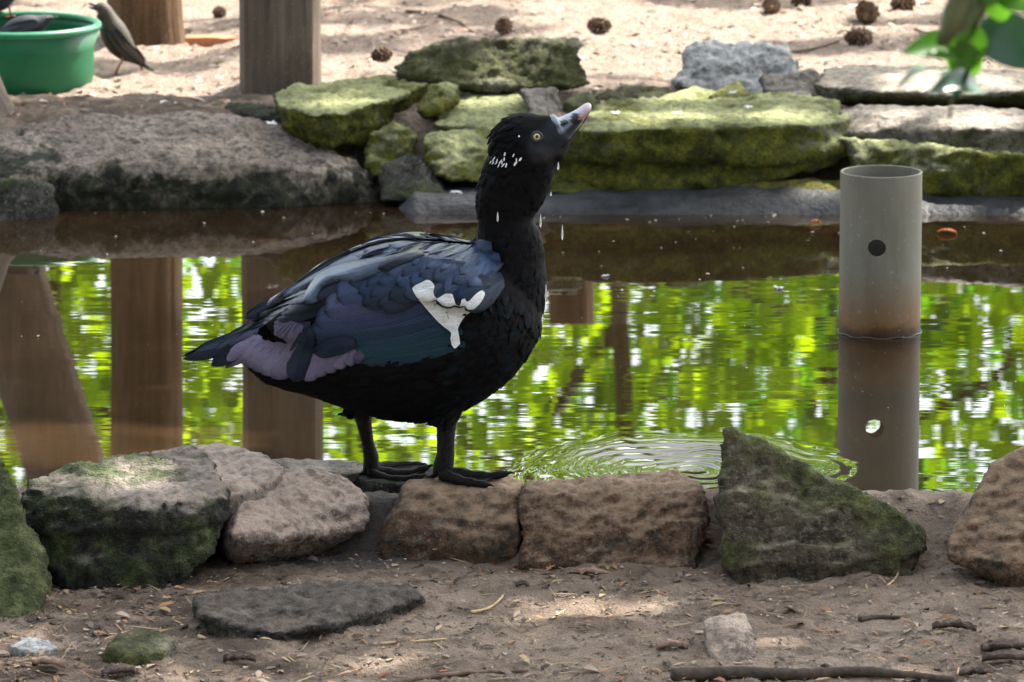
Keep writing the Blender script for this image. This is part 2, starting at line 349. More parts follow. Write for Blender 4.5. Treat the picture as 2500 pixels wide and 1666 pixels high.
# ------------------------------------------------------------------ stones
pending = []
def rock(name, pts, label, mat, cat='stone', voxel=.0065, disp=1.0, group=None, down=None, cuts=7):
    bm = bmesh.new()
    pts = list(pts)
    if name != 'boulder' and min(p.y for p in pts) > 8.8:      # far wall: stones lie tight against each other
        cg = sum(pts, Vector()) / len(pts); pts = [cg + (p - cg) * 1.05 for p in pts]
    pts += [Vector((p.x, p.y, -.10)) for p in pts if p.z < -.028]      # footing sunk in the soil
    for p in pts:
        bm.verts.new(p)
        if down is not None: bm.verts.new((p.x * 1.0, p.y + .004, down))
    rr = random.Random(name + label); ctr = sum((v.co for v in bm.verts), Vector()) / len(bm.verts)
    for _ in range(cuts):      # knock corners off along flat breaks
        d = Vector((rr.gauss(0, 1), rr.gauss(-.3, 1), rr.gauss(.1, .6))).normalized(); sup = max((v.co - ctr).dot(d) for v in bm.verts)
        k = sup * rr.uniform(.90, .975); hull_in = [v for v in bm.verts if (v.co - ctr).dot(d) <= k]; hull_out = [v for v in bm.verts if (v.co - ctr).dot(d) > k]
        if not hull_in: continue
        new = []
        for o_ in hull_out:
            for i_ in hull_in:
                a_ = (o_.co - ctr).dot(d); b_ = (i_.co - ctr).dot(d)
                if a_ - b_ > 1e-5: new.append(o_.co.lerp(i_.co, (a_ - k) / (a_ - b_)))
        for v in hull_out: bm.verts.remove(v)
        for c_ in new: bm.verts.new(c_)
        t_ = bmesh.ops.convex_hull(bm, input=bm.verts); gone = set(g for g in t_['geom_interior'] if isinstance(g, bmesh.types.BMVert)) | set(g for g in t_['geom_unused'] if isinstance(g, bmesh.types.BMVert))
        bmesh.ops.delete(bm, geom=list(bm.faces) + list(bm.edges), context='EDGES_FACES') if bm.faces else None
        for v in gone:
            if v.is_valid: bm.verts.remove(v)
        pts_ = [v.co.copy() for v in bm.verts]; bm.clear()
        for p_ in pts_: bm.verts.new(p_)
    r = bmesh.ops.convex_hull(bm, input=bm.verts)
    bmesh.ops.delete(bm, geom=[g for g in r['geom_interior'] if isinstance(g, bmesh.types.BMVert)], context='VERTS')
    bmesh.ops.recalc_face_normals(bm, faces=bm.faces)
    me = bpy.data.meshes.new(name); bm.to_mesh(me); bm.free()
    o = link(name, me, M[mat]); tag(o, label, cat, group)
    if min(p.y for p in pts) < 8: voxel = min(voxel, .0048)
    md = o.modifiers.new('r', 'REMESH'); md.mode = 'VOXEL'; md.voxel_size = voxel
    pending.append((o, disp)); return o
def finish_rocks():
    dg = bpy.context.evaluated_depsgraph_get(); done = []
    for o, disp in pending: done.append(bpy.data.meshes.new_from_object(o.evaluated_get(dg)))
    for (o, disp), me in zip(pending, done):
        o.modifiers.clear(); mt = o.data.materials[0]; o.data = me
        if not me.materials: me.materials.append(mt)
        n = len(me.vertices); co = np.empty(n * 3); no = np.empty(n * 3)
        me.vertices.foreach_get('co', co); me.vertices.foreach_get('normal', no); co = co.reshape(-1, 3); no = no.reshape(-1, 3)
        sd = Vector(o.location) * 3.7; d = np.empty(n)
        for i in range(n):
            p = Vector(co[i]); q = p * 12 + sd
            d[i] = .006 * noise.fractal(q, .9, 2.0, 3) + .006 * (.28 - abs(noise.noise(p * 21 + sd))) + .004 * (.28 - abs(noise.noise(p * 52 + sd))) + .0042 * noise.fractal(p * 95 + sd, .6, 2.1, 3)
            # bedding: layers stand out or fall back in ledges
            lz = (p.z + .018 * noise.noise(p * 9 + sd)) / .026; l0 = math.floor(lz); f_ = min(1., max(0., (lz - l0 - .42) * 6.))
            d[i] += .0075 * (noise.cell(Vector((l0 + .5, sd.x, 3.5))) * (1 - f_) + noise.cell(Vector((l0 + 1.5, sd.x, 3.5))) * f_) * max(0, 1 - abs(no[i, 2]) * 1.15)
        co += no * (d * disp)[:, None]; me.vertices.foreach_set('co', co.ravel()); smooth(me); me.update()
    pending.clear()
def slab(top, z_bot, grow=0.0, front=0.0):
    """top corners (px,py,z) -> hull points of a slab reaching down to z_bot"""
    T = [Z(*t) for t in top]; c = sum(T, Vector()) / len(T); B = []
    for p in T:
        q = c + (p - c) * (1 + grow); B.append(Vector((q.x, q.y + front, z_bot)))
    return T + B
FG = 'mossy stones stacked along the far edge of the pond'
# far bank, left to right
rock('boulder', [Q(-260, 400, 9.0), Q(-260, 330, 9.2), Q(-120, 372, 9.12), Q(0, 345, 9.14), Q(120, 306, 9.16), Q(260, 283, 9.18), Q(430, 278, 9.18), Q(600, 285, 9.18), Q(700, 302, 9.15),
     Q(770, 345, 9.1), Q(900, 420, 9.06), Q(0, 452, 8.93), Q(150, 440, 8.94), Q(280, 400, 8.955), Q(420, 430, 8.95), Q(600, 400, 8.975), Q(820, 430, 9.0), Q(0, 525, 8.95), Q(400, 520, 8.965), Q(940, 515, 9.03), Q(700, 520, 8.985),
     Q(300, 300, 9.3), Q(600, 300, 9.3), Q(0, 350, 9.3)],
     'long smooth grey-brown boulder sloping into the water below the green bowl', 'liner_rock', 'boulder', voxel=.008, disp=1.0, cuts=0)
rock('stone', [Q(-120, 450, 8.86), Q(40, 443, 8.88), Q(128, 452, 8.9), Q(-120, 560, 8.84), Q(60, 556, 8.85), Q(133, 550, 8.88), Q(-120, 450, 8.97), Q(125, 455, 8.97), Q(130, 540, 8.98), Q(-120, 540, 8.98)],
     'dark blue-grey block standing in the water against the smooth boulder', 'dark_stone', disp=.6)
rock('stone', slab([(500, 262, .112), (560, 250, .118), (650, 256, .122), (700, 276, .12), (660, 288, .112), (560, 284, .105)], .08), 'small dark flat stone at the foot of the square post', 'dark_stone', disp=.7)
rock('stone', slab([(668, 233, .135), (720, 212, .14), (860, 196, .142), (990, 188, .142), (1062, 198, .142), (985, 232, .14), (900, 262, .138), (800, 288, .132), (690, 270, .130)], .075, -.12, .02),
     'mossy slab with a pale green flat top jutting beside the square post', 'moss_block')
rock('stone', [Q(900, 320, 9.1), Q(960, 300, 9.12), Q(1010, 330, 9.12), Q(1015, 420, 9.06), Q(910, 440, 9.04), Q(880, 370, 9.08), Q(960, 340, 9.2), Q(940, 420, 9.2)],
     'bright moss clump stone in the hollow under the jutting slab', 'moss_block', disp=.9)
rock('stone', [Q(870, 330, 9.14), Q(960, 285, 9.2), Q(1060, 300, 9.2), Q(1080, 430, 9.12), Q(880, 430, 9.1), Q(960, 300, 9.32), Q(1070, 400, 9.3), Q(880, 400, 9.28)],
     'dark damp stone recessed in the hollow behind the moss clump', 'dark_stone', disp=.8)  # filler stone added to darken the brown gap between stones
rock('stone', [Q(930, 400, 9.02), Q(1000, 375, 9.05), Q(1060, 405, 9.04), Q(1085, 490, 8.97), Q(935, 495, 8.96), Q(990, 400, 9.15), Q(1080, 470, 9.12), Q(940, 470, 9.12)],
     'dark sloping slab leaning at the waterline behind the duck', 'dark_stone', disp=.7)
rock('stone', [Q(982, 168, 9.34), Q(1000, 140, 9.35), Q(1040, 116, 9.36), Q(1120, 103, 9.37), Q(1220, 112, 9.37), Q(1300, 92, 9.37), Q(1390, 95, 9.37), Q(1428, 130, 9.36), Q(1437, 205, 9.34),
     Q(1390, 217, 9.31), Q(1250, 219, 9.3), Q(1130, 214, 9.3), Q(1040, 196, 9.31), Q(990, 190, 9.33), Q(1020, 150, 9.46), Q(1400, 130, 9.47), Q(1410, 190, 9.45), Q(1020, 190, 9.44)],
     'long lumpy olive-grey stone laid on top of the far wall of rocks', 'moss_grey', disp=1.35)
rock('stone', [Q(1268, 222, 9.2), Q(1358, 216, 9.24), Q(1372, 300, 9.2), Q(1310, 300, 9.16), Q(1285, 265, 9.17), Q(1300, 225, 9.32), Q(1370, 290, 9.3)], 'upright grey wedge stone under the long lumpy stone', 'grey_stone', disp=.6)
rock('stone', [Q(1046, 212, 9.2), Q(1095, 203, 9.22), Q(1125, 216, 9.22), Q(1125, 246, 9.18), Q(1050, 250, 9.16), Q(1020, 290, 9.12), Q(1015, 260, 9.14), Q(1080, 225, 9.3), Q(1060, 285, 9.2)],
     'small round moss stone wedged beside the yellow-topped slab', 'moss_block', disp=.8)
rock('stone', [Z(1055, 243, .118), Z(1120, 232, .125), Z(1270, 236, .125), Z(1290, 262, .12), Z(1316, 288, .112), Z(1240, 276, .115), Z(1150, 256, .117), Q(1062, 300, 9.12), Q(1090, 325, 9.11), Q(1240, 328, 9.1), Q(1320, 320, 9.1), Q(1120, 300, 9.3), Q(1290, 300, 9.3)],
     'mossy slab with a yellow-green top under the long lumpy stone', 'moss_block', disp=.8)
rock('stone', [Q(1030, 336, 9.06), Q(1060, 322, 9.1), Q(1200, 326, 9.1), Q(1290, 330, 9.1), Q(1290, 430, 9.02), Q(1200, 440, 9.0), Q(1100, 446, 9.0), Q(1060, 425, 9.01), Q(1035, 390, 9.03), Q(1060, 330, 9.25), Q(1290, 340, 9.25), Q(1290, 420, 9.2), Q(1060, 420, 9.2)],
     'square mossy block low on the far wall behind the duck', 'moss_block', disp=.9)
rock('stone', [Q(1345, 425, 9.0), Q(1400, 408, 9.03), Q(1480, 415, 9.03), Q(1520, 470, 8.98), Q(1430, 482, 8.96), Q(1340, 470, 8.97), Q(1400, 420, 9.2), Q(1490, 430, 9.2), Q(1430, 475, 9.1)],
     'low yellow-green moss stone at the waterline in front of the big slab', 'moss_top', disp=.8)
rock('stone', [Z(1352, 318, .112), Z(1400, 285, .122), Z(1432, 266, .125), Z(1560, 245, .128), Z(1700, 226, .13), Z(1900, 232, .13), Z(2030, 250, .128), Z(2055, 292, .12), Z(1960, 302, .121), Z(1850, 300, .122), Z(1600, 316, .122), Z(1480, 318, .12),
     Q(1345, 400, 9.03), Q(1400, 440, 9.0), Q(1460, 458, 9.0), Q(1530, 485, 8.985), Q(1640, 480, 8.99), Q(1820, 430, 9.02), Q(1990, 412, 9.02), Q(2062, 380, 9.04), Q(1500, 420, 9.3), Q(2000, 400, 9.3)],
     'big moss-faced slab with a pale flat top, the largest in the far wall', 'moss_block', voxel=.0075, disp=1.05, cuts=2)
rock('stone', [Q(1656, 205, 9.38), Q(1662, 150, 9.42), Q(1690, 108, 9.45), Q(1760, 100, 9.46), Q(1850, 112, 9.47), Q(1915, 115, 9.47), Q(1942, 160, 9.45), Q(1935, 210, 9.4), Q(1880, 240, 9.36), Q(1740, 240, 9.35), Q(1700, 130, 9.6), Q(1920, 140, 9.6), Q(1900, 200, 9.6), Q(1690, 200, 9.6)],
     'pale grey lichened boulder behind the big slab', 'pale_stone', 'boulder', disp=1.2, cuts=2)
rock('stone', [Q(1862, 195, 9.3), Q(1890, 186, 9.32), Q(1955, 182, 9.33), Q(1985, 170, 9.34), Q(2010, 200, 9.33), Q(2022, 245, 9.29), Q(1960, 250, 9.26), Q(1885, 253, 9.25), Q(1866, 228, 9.27), Q(1900, 195, 9.42), Q(2005, 215, 9.42)],
     'dark grey-brown rounded stone lying on the back of the big slab', 'grey_stone', disp=.8)
rock('stone', slab([(1735, 235, .134), (1770, 210, .145), (1805, 196, .152), (1832, 222, .142), (1838, 238, .134)], .10), 'little pale wedge stone against the lichened boulder', 'moss_top', disp=.5)
rock('stone', slab([(1380, 245, .13), (1400, 228, .136), (1445, 226, .136), (1462, 250, .128), (1420, 262, .124)], .09), 'small mossy pebble stone behind the duck bill tip', 'moss_grey', disp=.5)
rock('stone', slab([(1455, 228, .124), (1520, 214, .132), (1610, 210, .132), (1650, 222, .126), (1600, 238, .12), (1500, 242, .12)], .09), 'low strip of dark mossy stone between lumpy stone and lichened boulder', 'moss_grey', disp=.7)
rock('stone', slab([(1655, 228, .128), (1690, 214, .133), (1715, 226, .13), (1700, 240, .124)], .09), 'tiny buff stone in front of the lichened boulder', 'slab', disp=.4)
rock('stone', [Z(2000, 205, .145), Z(2030, 168, .152), Z(2200, 158, .155), Z(2420, 172, .155), Z(2640, 190, .155), Z(2640, 225, .15), Z(2480, 222, .15), Z(2330, 232, .148), Z(2200, 226, .148), Z(2080, 204, .147),
     Q(2020, 262, 9.3), Q(2200, 270, 9.28), Q(2640, 275, 9.25), Q(2300, 230, 9.5), Q(2640, 230, 9.5)],
     'broad pale flagstone, uppermost of the flat slabs in the far wall', 'slab', voxel=.0075, disp=.8, cuts=2)
rock('stone', [Z(2052, 272, .128), Z(2090, 258, .132), Z(2250, 265, .132), Z(2500, 270, .132), Z(2680, 275, .132), Z(2680, 312, .126), Z(2420, 312, .122), Z(2280, 296, .124), Z(2140, 282, .127), Q(2055, 330, 9.06), Q(2200, 365, 9.02), Q(2450, 400, 8.97), Q(2680, 400, 8.97), Q(2300, 330, 9.3), Q(2680, 330, 9.3)],
     'thick flagstone with a mossy grey face under the uppermost flagstone', 'slab', voxel=.0075, disp=.7, cuts=2)
rock('stone', [Z(2060, 336, .098), Z(2150, 350, .092), Z(2300, 366, .088), Z(2500, 385, .082), Z(2680, 385, .082), Q(2110, 380, 9.0), Q(2100, 440, 8.98), Q(2230, 480, 8.96), Q(2350, 490, 8.95), Q(2480, 470, 8.97), Q(2680, 490, 8.97), Q(2150, 350, 9.15), Q(2680, 380, 9.15), Q(2600, 470, 9.1)],
     'bright moss-faced block behind the grey pipe at the waterline', 'moss_block', voxel=.007, disp=1.0, cuts=2)
rock('stone', [Q(1655, 474, 8.99), Q(1800, 452, 9.0), Q(1950, 442, 9.01), Q(2070, 440, 9.01), Q(2070, 500, 8.94), Q(1900, 510, 8.93), Q(1760, 508, 8.93), Q(1660, 500, 8.94), Q(1800, 460, 9.15), Q(2040, 450, 9.15)],
     'low olive moss ledge just above the pond liner', 'ledge', disp=.5, cuts=0)
# near bank, left to right
rock('boulder', [Q(-160, 1120, 6.62), Q(-40, 1105, 6.62), Q(8, 1118, 6.62), Q(40, 1200, 6.58), Q(85, 1310, 6.55), Q(128, 1420, 6.52), Q(110, 1500, 6.47), Q(60, 1545, 6.44), Q(-60, 1560, 6.42), Q(-180, 1540, 6.44), Q(-20, 1150, 6.78), Q(60, 1350, 6.75), Q(100, 1450, 6.7), Q(-150, 1300, 6.8)],
     'steep green boulder at the end of the near bank beside the dark block', 'green_boulder', 'boulder', voxel=.007, disp=.9)
rock('stone', [Z(50, 1182, .058), Z(130, 1150, .06), Z(300, 1112, .062), Z(470, 1092, .062), Z(520, 1130, .058), Z(548, 1200, .048), Z(480, 1224, .044), Z(360, 1232, .046), Z(260, 1222, .048), Z(140, 1215, .05),
     Q(60, 1300, 6.64), Q(100, 1365, 6.62), Q(200, 1405, 6.6), Q(330, 1412, 6.6), Q(500, 1370, 6.63), Q(548, 1280, 6.65), Q(150, 1250, 6.85), Q(520, 1230, 6.85)],
     'large dark block with a moss-tinted pale top on the near bank', 'green_top', voxel=.007, cuts=3)
rock('stone', [Z(460, 1096, .062), Z(530, 1082, .064), Z(640, 1105, .058), Z(700, 1135, .05), Z(690, 1165, .044), Z(612, 1206, .034), Z(545, 1230, .026), Z(520, 1180, .045), Q(560, 1300, 6.7), Q(650, 1300, 6.72), Q(560, 1200, 6.9)],
     'pinkish flat stone plate raised beside the large dark block', 'pink_stone', disp=.6)
rock('stone', [Z(600, 1190, .038), Z(640, 1160, .045), Z(720, 1138, .046), Z(830, 1152, .036), Z(908, 1218, .012), Z(862, 1224, .008), Z(700, 1278, -.012), Z(690, 1300, -.024), Z(600, 1330, -.042), Z(530, 1305, -.034), Z(530, 1240, .002), Q(890, 1295, 6.76), Q(720, 1320, 6.70), Q(880, 1240, 6.88), Q(560, 1320, 6.64)],
     'wet tilted slab shining pale pink beside the far foot of the duck', 'pink_stone', disp=.7, cuts=1)
rock('stone', slab([(655, 1122, .03), (760, 1118, .03), (880, 1122, .026), (905, 1150, .022), (800, 1158, .025), (700, 1145, .03)], -.06), 'thin grey flat stone at the water edge behind the wet slab', 'grey_stone', disp=.45)
rock('stone', slab([(855, 1152, .020), (900, 1140, .021), (1060, 1138, .021), (1085, 1165, .019), (1010, 1184, .016), (900, 1184, .014)], -.06, -.05), 'dark wet stone under the far foot of the duck', 'dark_stone', disp=.3)
rock('stone', [Z(985, 1186, .026), Z(1010, 1172, .029), Z(1120, 1158, .030), Z(1250, 1158, .029), Z(1282, 1176, .028), Z(1262, 1200, .024), Z(1120, 1192, .027), Z(1010, 1200, .024), Q(910, 1320, 6.75), Q(940, 1350, 6.735), Q(1100, 1362, 6.735), Q(1250, 1350, 6.74), Q(1266, 1290, 6.745), Q(960, 1250, 6.755), Q(1000, 1250, 6.88), Q(1260, 1250, 6.88)],
     'brown block under the near foot of the duck', 'brown_stone', disp=.55)
rock('stone', [Z(1272, 1190, .028), Z(1300, 1172, .03), Z(1400, 1168, .032), Z(1500, 1158, .038), Z(1650, 1150, .042), Z(1712, 1175, .036), Z(1724, 1210, .028), Z(1560, 1182, .036), Z(1420, 1200, .028), Z(1300, 1212, .022),
     Q(1262, 1300, 6.73), Q(1270, 1370, 6.71), Q(1450, 1400, 6.695), Q(1690, 1395, 6.69), Q(1726, 1290, 6.72), Q(1700, 1230, 6.87), Q(1300, 1230, 6.87)],
     'wide brown block next to the one the duck stands on', 'brown_stone', disp=.8)
rock('stone', [Q(1762, 1050, 6.70), Q(1790, 1046, 6.71), Q(1850, 1085, 6.71), Q(1990, 1165, 6.70), Q(2140, 1225, 6.69), Q(2250, 1290, 6.68), Q(2252, 1340, 6.67), Q(2200, 1372, 6.655), Q(2000, 1390, 6.645), Q(1800, 1398, 6.64), Q(1765, 1340, 6.65), Q(1752, 1180, 6.67),
     Q(1785, 1055, 6.8), Q(1950, 1150, 6.86), Q(2230, 1300, 6.84), Q(1780, 1250, 6.85)],
     'pointed wedge-shaped stone with green peak on the near bank', 'front_moss', disp=.85)
rock('stone', [Q(2300, 1366, 6.62), Q(2340, 1300, 6.64), Q(2400, 1190, 6.68), Q(2425, 1135, 6.70), Q(2520, 1075, 6.72), Q(2680, 1060, 6.72), Q(2680, 1390, 6.6), Q(2450, 1385, 6.6), Q(2420, 1145, 6.82), Q(2640, 1100, 6.85), Q(2380, 1300, 6.78)],
     'big brown angular stone sloping up beyond the wedge-shaped stone', 'brown_stone', disp=.6, cuts=1)
rock('stone', [Z(470, 1470, -.046), Z(560, 1440, -.036), Z(700, 1425, -.030), Z(880, 1420, -.030), Z(1000, 1438, -.034), Z(1028, 1462, -.040), Z(940, 1490, -.035), Q(820, 1528, 6.36), Q(700, 1545, 6.33), Q(560, 1535, 6.34), Q(490, 1500, 6.38), Z(600, 1500, -.028), Z(850, 1470, -.026), Q(700, 1560, 6.45), Q(1000, 1500, 6.5)],
     'long half-buried dark slab in the soil in front of the duck', 'buried', disp=1.25, cuts=3)
rock('stone', slab([(248, 1580, -.035), (290, 1545, -.026), (380, 1538, -.026), (435, 1560, -.032), (400, 1590, -.036), (300, 1600, -.037)], -.075, .05), 'small moss-topped stone lying on the soil near the green boulder', 'moss_grey', disp=.5, voxel=.005)
rock('stone', slab([(20, 1580, -.042), (60, 1556, -.036), (120, 1558, -.036), (148, 1582, -.042), (80, 1596, -.044)], -.07), 'pale chip of stone at the foot of the green boulder', 'pale_stone', disp=.35, voxel=.005)
rock('stone', [Q(1716, 1510, 6.3), Q(1760, 1500, 6.33), Q(1822, 1502, 6.33), Q(1840, 1530, 6.31), Q(1852, 1610, 6.26), Q(1800, 1632, 6.24), Q(1720, 1630, 6.24), Q(1775, 1535, 6.28), Q(1812, 1570, 6.26), Q(1740, 1520, 6.37), Q(1835, 1560, 6.37)], 'pale angular loose stone standing alone on the bare soil', 'pink_stone', disp=.45, voxel=.005)
finish_rocks()

# pond liner edge along the far waterline
def liner():
    mb = MB(); xs = np.linspace(-.21, 1.6, 240); prof = [(8.84, -.06), (8.895, -.012), (8.915, .008), (8.935, .017), (8.955, .02), (8.985, .024), (9.05, .024), (9.12, .03)]
    rings = []
    for x in xs:
        r = []
        for k, (y, z) in enumerate(prof):
            p = Vector((x * 6, k * .35, 1)); w = noise.fractal(p, .8, 2.2, 4)
            r.append((x, y + .006 * w - .01 * math.sin(x * 2.2 + .5) - .03 * max(0, x - .6), z + .009 * w * (k > 1) - .06 * max(0, -.15 - x) / .06 + .004 * noise.noise(Vector((x * 22, k * .5, 3)))))
        rings.append(r)
    n = len(prof)
    for r in rings: mb.v += [Vector(q) for q in r]
    for i in range(len(rings) - 1):
        for j in range(n - 1): mb.f.append((i * n + j, (i + 1) * n + j, (i + 1) * n + j + 1, i * n + j + 1))
    return mb.mesh('pond_liner')
M['liner'] = plain('dark_rubber_liner', (.012, .012, .013), .55, .45, 22, .008, .35, c2=(.04, .041, .044))
tag(link('pond_liner', liner(), M['liner']), 'dark blue-grey rubber liner edge along the far waterline', 'pond liner')

# ------------------------------------------------------------------ pipe
def make_pipe():
    cb = Q(2147, 826, 7.93); c = Vector((cb.x, 7.93, 0)); ro, ri = .0558, .0525; top = .222; n = 72
    mb = MB(); rings = []
    for r, z in ((ri, -.3), (ro, -.3), (ro, -.1), (ro, .1), (ro, top - .001), (ro - .001, top), (ri + .001, top), (ri, top - .001), (ri, .1), (ri, -.1)):
        rings.append([(c.x + r * math.cos(2 * math.pi * j / n), c.y + r * math.sin(2 * math.pi * j / n), z) for j in range(n)])
    rings.append(rings[0]); mb.rings(rings, cap=False)
    me = mb.mesh('pipe', False); bm = bmesh.new(); bm.from_mesh(me); bmesh.ops.remove_doubles(bm, verts=bm.verts, dist=1e-6); bmesh.ops.recalc_face_normals(bm, faces=bm.faces); bm.to_mesh(me); bm.free()
    h = Q(2139, 609, 7.874); a = Vector((h.x, 7.8, h.z - .010)); b = Vector((h.x + .004, 8.06, h.z + .028))
    cm = MB().tube([a, b], .0122, 32).mesh('cut', False)
    bm = bmesh.new(); bm.from_mesh(cm); bmesh.ops.recalc_face_normals(bm, faces=bm.faces); bm.to_mesh(cm); bm.free()
    co = bpy.data.objects.new('cut', cm); col.objects.link(co)
    m, nt, bs = mat_new('weathered_grey_plastic'); v = objvec(nt); sx = nd(nt, 'SeparateXYZ'); nt.links.new(v, sx.inputs[0])
    base = mix(nt, mp(nt, nz(nt, vm(nt, 'MULTIPLY', v, (40., 40., 8.)), 1., 5), .3, .7), (.14, .132, .1), (.175, .165, .128))
    lvl = mth(nt, 'ADD', sx.outputs['Z'], mth(nt, 'MULTIPLY', nz(nt, v, 30, 5, .65), .035))
    base = mix(nt, mp(nt, lvl, .322, .405, .95, 0., False), base, (.15, .062, .008))
    base = mix(nt, mp(nt, lvl, .318, .344, .97, 0.), base, (.022, .009, .003))
    fl = nz(nt, v, 160, 3, .6); base = mix(nt, mp(nt, fl, .66, .72, 0., .5), base, (.42, .41, .37))
    nt.links.new(base, bs.inputs['Base Color']); bs.inputs['Roughness'].default_value = .55; bs.inputs['Specular IOR Level'].default_value = .35
    bump(nt, nz(nt, v, 120, 4), .0005, bs)
    o = link('pipe', me, m); md = o.modifiers.new('b', 'BOOLEAN'); md.object = co; md.operation = 'DIFFERENCE'; md.solver = 'EXACT'
    dg = bpy.context.evaluated_depsgraph_get(); nm = bpy.data.meshes.new_from_object(o.evaluated_get(dg)); o.modifiers.clear(); o.data = nm
    bpy.data.objects.remove(co)
    nm.polygons.foreach_set('use_smooth', [True] * len(nm.polygons)); nm.set_sharp_from_angle(angle=R(35))
    tag(o, 'upright grey plastic pipe with a round hole standing in the pond', 'pipe')
    e = MB(); e.tube([(c.x + (ro + .001) * math.cos(q), c.y + (ro + .002) * math.sin(q), .0005 + .001 * math.sin(q * 9)) for q in np.linspace(0, 2 * math.pi, 60)], .0011, 6)
    M['ring'] = plain('scum_ring', (.05, .035, .022), .4, .5, 80, .0005, .4); link('waterline_ring', e.mesh('ring'), M['ring'], o)
make_pipe()

# ------------------------------------------------------------------ posts
def woodmat(name, c1, c2, s=1.):
    m, nt, bs = mat_new(name); v = vm(nt, 'MULTIPLY', objvec(nt), (60. * s, 60. * s, 4.)); v2 = objvec(nt)
    a = nz(nt, v, 1., 7, .65, .6); b = nz(nt, v2, 9, 5, .6); g = nz(nt, v2, 260, 3, .6)
    c = mix(nt, mp(nt, a, .3, .7), c1, c2); c = mix(nt, mp(nt, b, .45, .7, 0, .45), c, tuple(x * .55 for x in c1))
    c = mix(nt, mp(nt, g, .6, .7, 0, .35), c, (.33, .29, .24))
    nt.links.new(c, bs.inputs['Base Color']); bs.inputs['Roughness'].default_value = .85; bs.inputs['Specular IOR Level'].default_value = .2
    bump(nt, mth(nt, 'ADD', a, mth(nt, 'MULTIPLY', g, .25)), .006, bs, .8); return m
M['post_grey'] = woodmat('weathered_grey_wood', (.078, .06, .044), (.135, .108, .083))
M['post_brown'] = woodmat('brown_peeled_log', (.055, .031, .014), (.13, .078, .038))
M['bark'] = woodmat('rough_bark', (.09, .07, .055), (.19, .155, .125))
def post(name, base, rad, h, lean, mat, label, cat, flare=.0, square=0., top_r=1., cracks=(), n=96):
    base = Vector(base); rings = []; zs = list(np.linspace(-.06, .35, 50)) + list(np.linspace(.38, h, 24))
    for z in zs:
        r = []
        for j in range(n):
            q = 2 * math.pi * j / n; ca, sa = math.cos(q), math.sin(q)
            k = rad * (1 + (top_r - 1) * max(z, 0) / h) * (1 + flare * math.exp(-max(z, 0) / .05))
            if square: k *= 1 + square * (1 / max(abs(ca), abs(sa)) - 1)
            p = Vector((ca * 2.2, sa * 2.2, z * 1.5 + base.x)); k *= 1 + .025 * noise.fractal(p, .9, 2, 3)
            k -= rad * .015 * abs(noise.noise(Vector((ca * 9, sa * 9, z * 2.5))))
            for cq, cw, cd in cracks:
                dq = (q - cq - .05 * noise.noise(Vector((z * 6, cq, 0))) + math.pi) % (2 * math.pi) - math.pi
                k -= rad * cd * math.exp(-(dq / cw) ** 2)
            r.append((base.x + k * ca + lean[0] * z, base.y + k * sa + lean[1] * z, base.z + z))
        rings.append(r)
    me = MB().rings(rings).mesh(name)
    return tag(link(name, me, M[mat], origin=base), label, cat)
b3 = Z(682, 224, .112)
post('wooden_post', (b3.x, b3.y + .045, .112), .066, 2.3, (0, 0), 'post_grey', 'weathered grey square-edged post rising behind the jutting mossy slab', 'post', square=.42, cracks=((R(-62), .02, .10), (R(-105), .022, .09), (R(-80), .015, .05), (R(-125), .02, .05)))
b2 = Z(349, 112, .088)
post('wooden_post', (b2.x, b2.y + .062, .088), .0635, 2.3, (-.01, 0), 'post_brown', 'round brown log post behind the speckled brown bird', 'post', flare=.10, cracks=((R(-70), .03, .05), (R(-40), .03, .04)))
post('tree_trunk', (-.862, 9.245, .105), .052, 2.6, (-.16, .05), 'bark', 'thin leaning grey trunk in front of the green bowl', 'trunk', flare=.55)
post('wooden_post', (-1.062, 10.95, .112), .08, 2.2, (.3, 0), 'post_grey', 'grey post leaning toward the brown log, mirrored in the pond', 'post')
s_ = Q(1382, 0, 10.9)
post('wooden_stake', (s_.x + .012, 10.98, .112), .042, .44, (0, 0), 'post_brown', 'short brown stake standing far back on the sand', 'stake')
# ------------------------------------------------------------------ feed bowl
def bowl():
    c = Vector((Q(40, 100, 9.67).x, 9.67, .083)); root = empty('feed_bowl', c)
    tag(root, 'green plastic feed bowl with rolled rim on the far bank', 'bowl')
    n = 80; prof = [(.0, .004), (.108, .004), (.118, .0), (.123, .006), (.1265, .02), (.1275, .055), (.1285, .092), (.129, .1), (.1385, .1), (.141, .104), (.1395, .109), (.135, .111), (.129, .109), (.1255, .104), (.1245, .06), (.121, .014), (.0, .012)]
    rings = [[(c.x + max(r, .0005) * math.cos(2 * math.pi * j / n), c.y + max(r, .0005) * math.sin(2 * math.pi * j / n), c.z + z) for j in range(n)] for r, z in prof]
    M['green'] = plain('scuffed_green_plastic', (.004, .095, .036), .45, .18, 8, .0004, .3)
    link('bowl', MB().rings(rings[:9] + rings[14:]).mesh('bowl'), M['green'], root)
    rim = MB(); rim.tube([(c.x + .1345 * math.cos(q), c.y + .1345 * math.sin(q), c.z + .105) for q in np.linspace(0, 2 * math.pi, 90)], .0066, 10)
    link('rim', rim.mesh('rim'), plain('rim_green_plastic', (.015, .15, .07), .4, .15, 10, .0003, .4), root)
    w = [[(c.x + r * math.cos(2 * math.pi * j / 48), c.y + r * math.sin(2 * math.pi * j / 48), c.z + .072) for j in range(48)] for r in (.1255, .0005)]
    M['bowlwater'] = plain('bowl_water', (.02, .028, .02), .05, .3, 10, .002, .5)
    link('water', MB().rings(w, cap=False).mesh('water'), M['bowlwater'], root)
bowl()
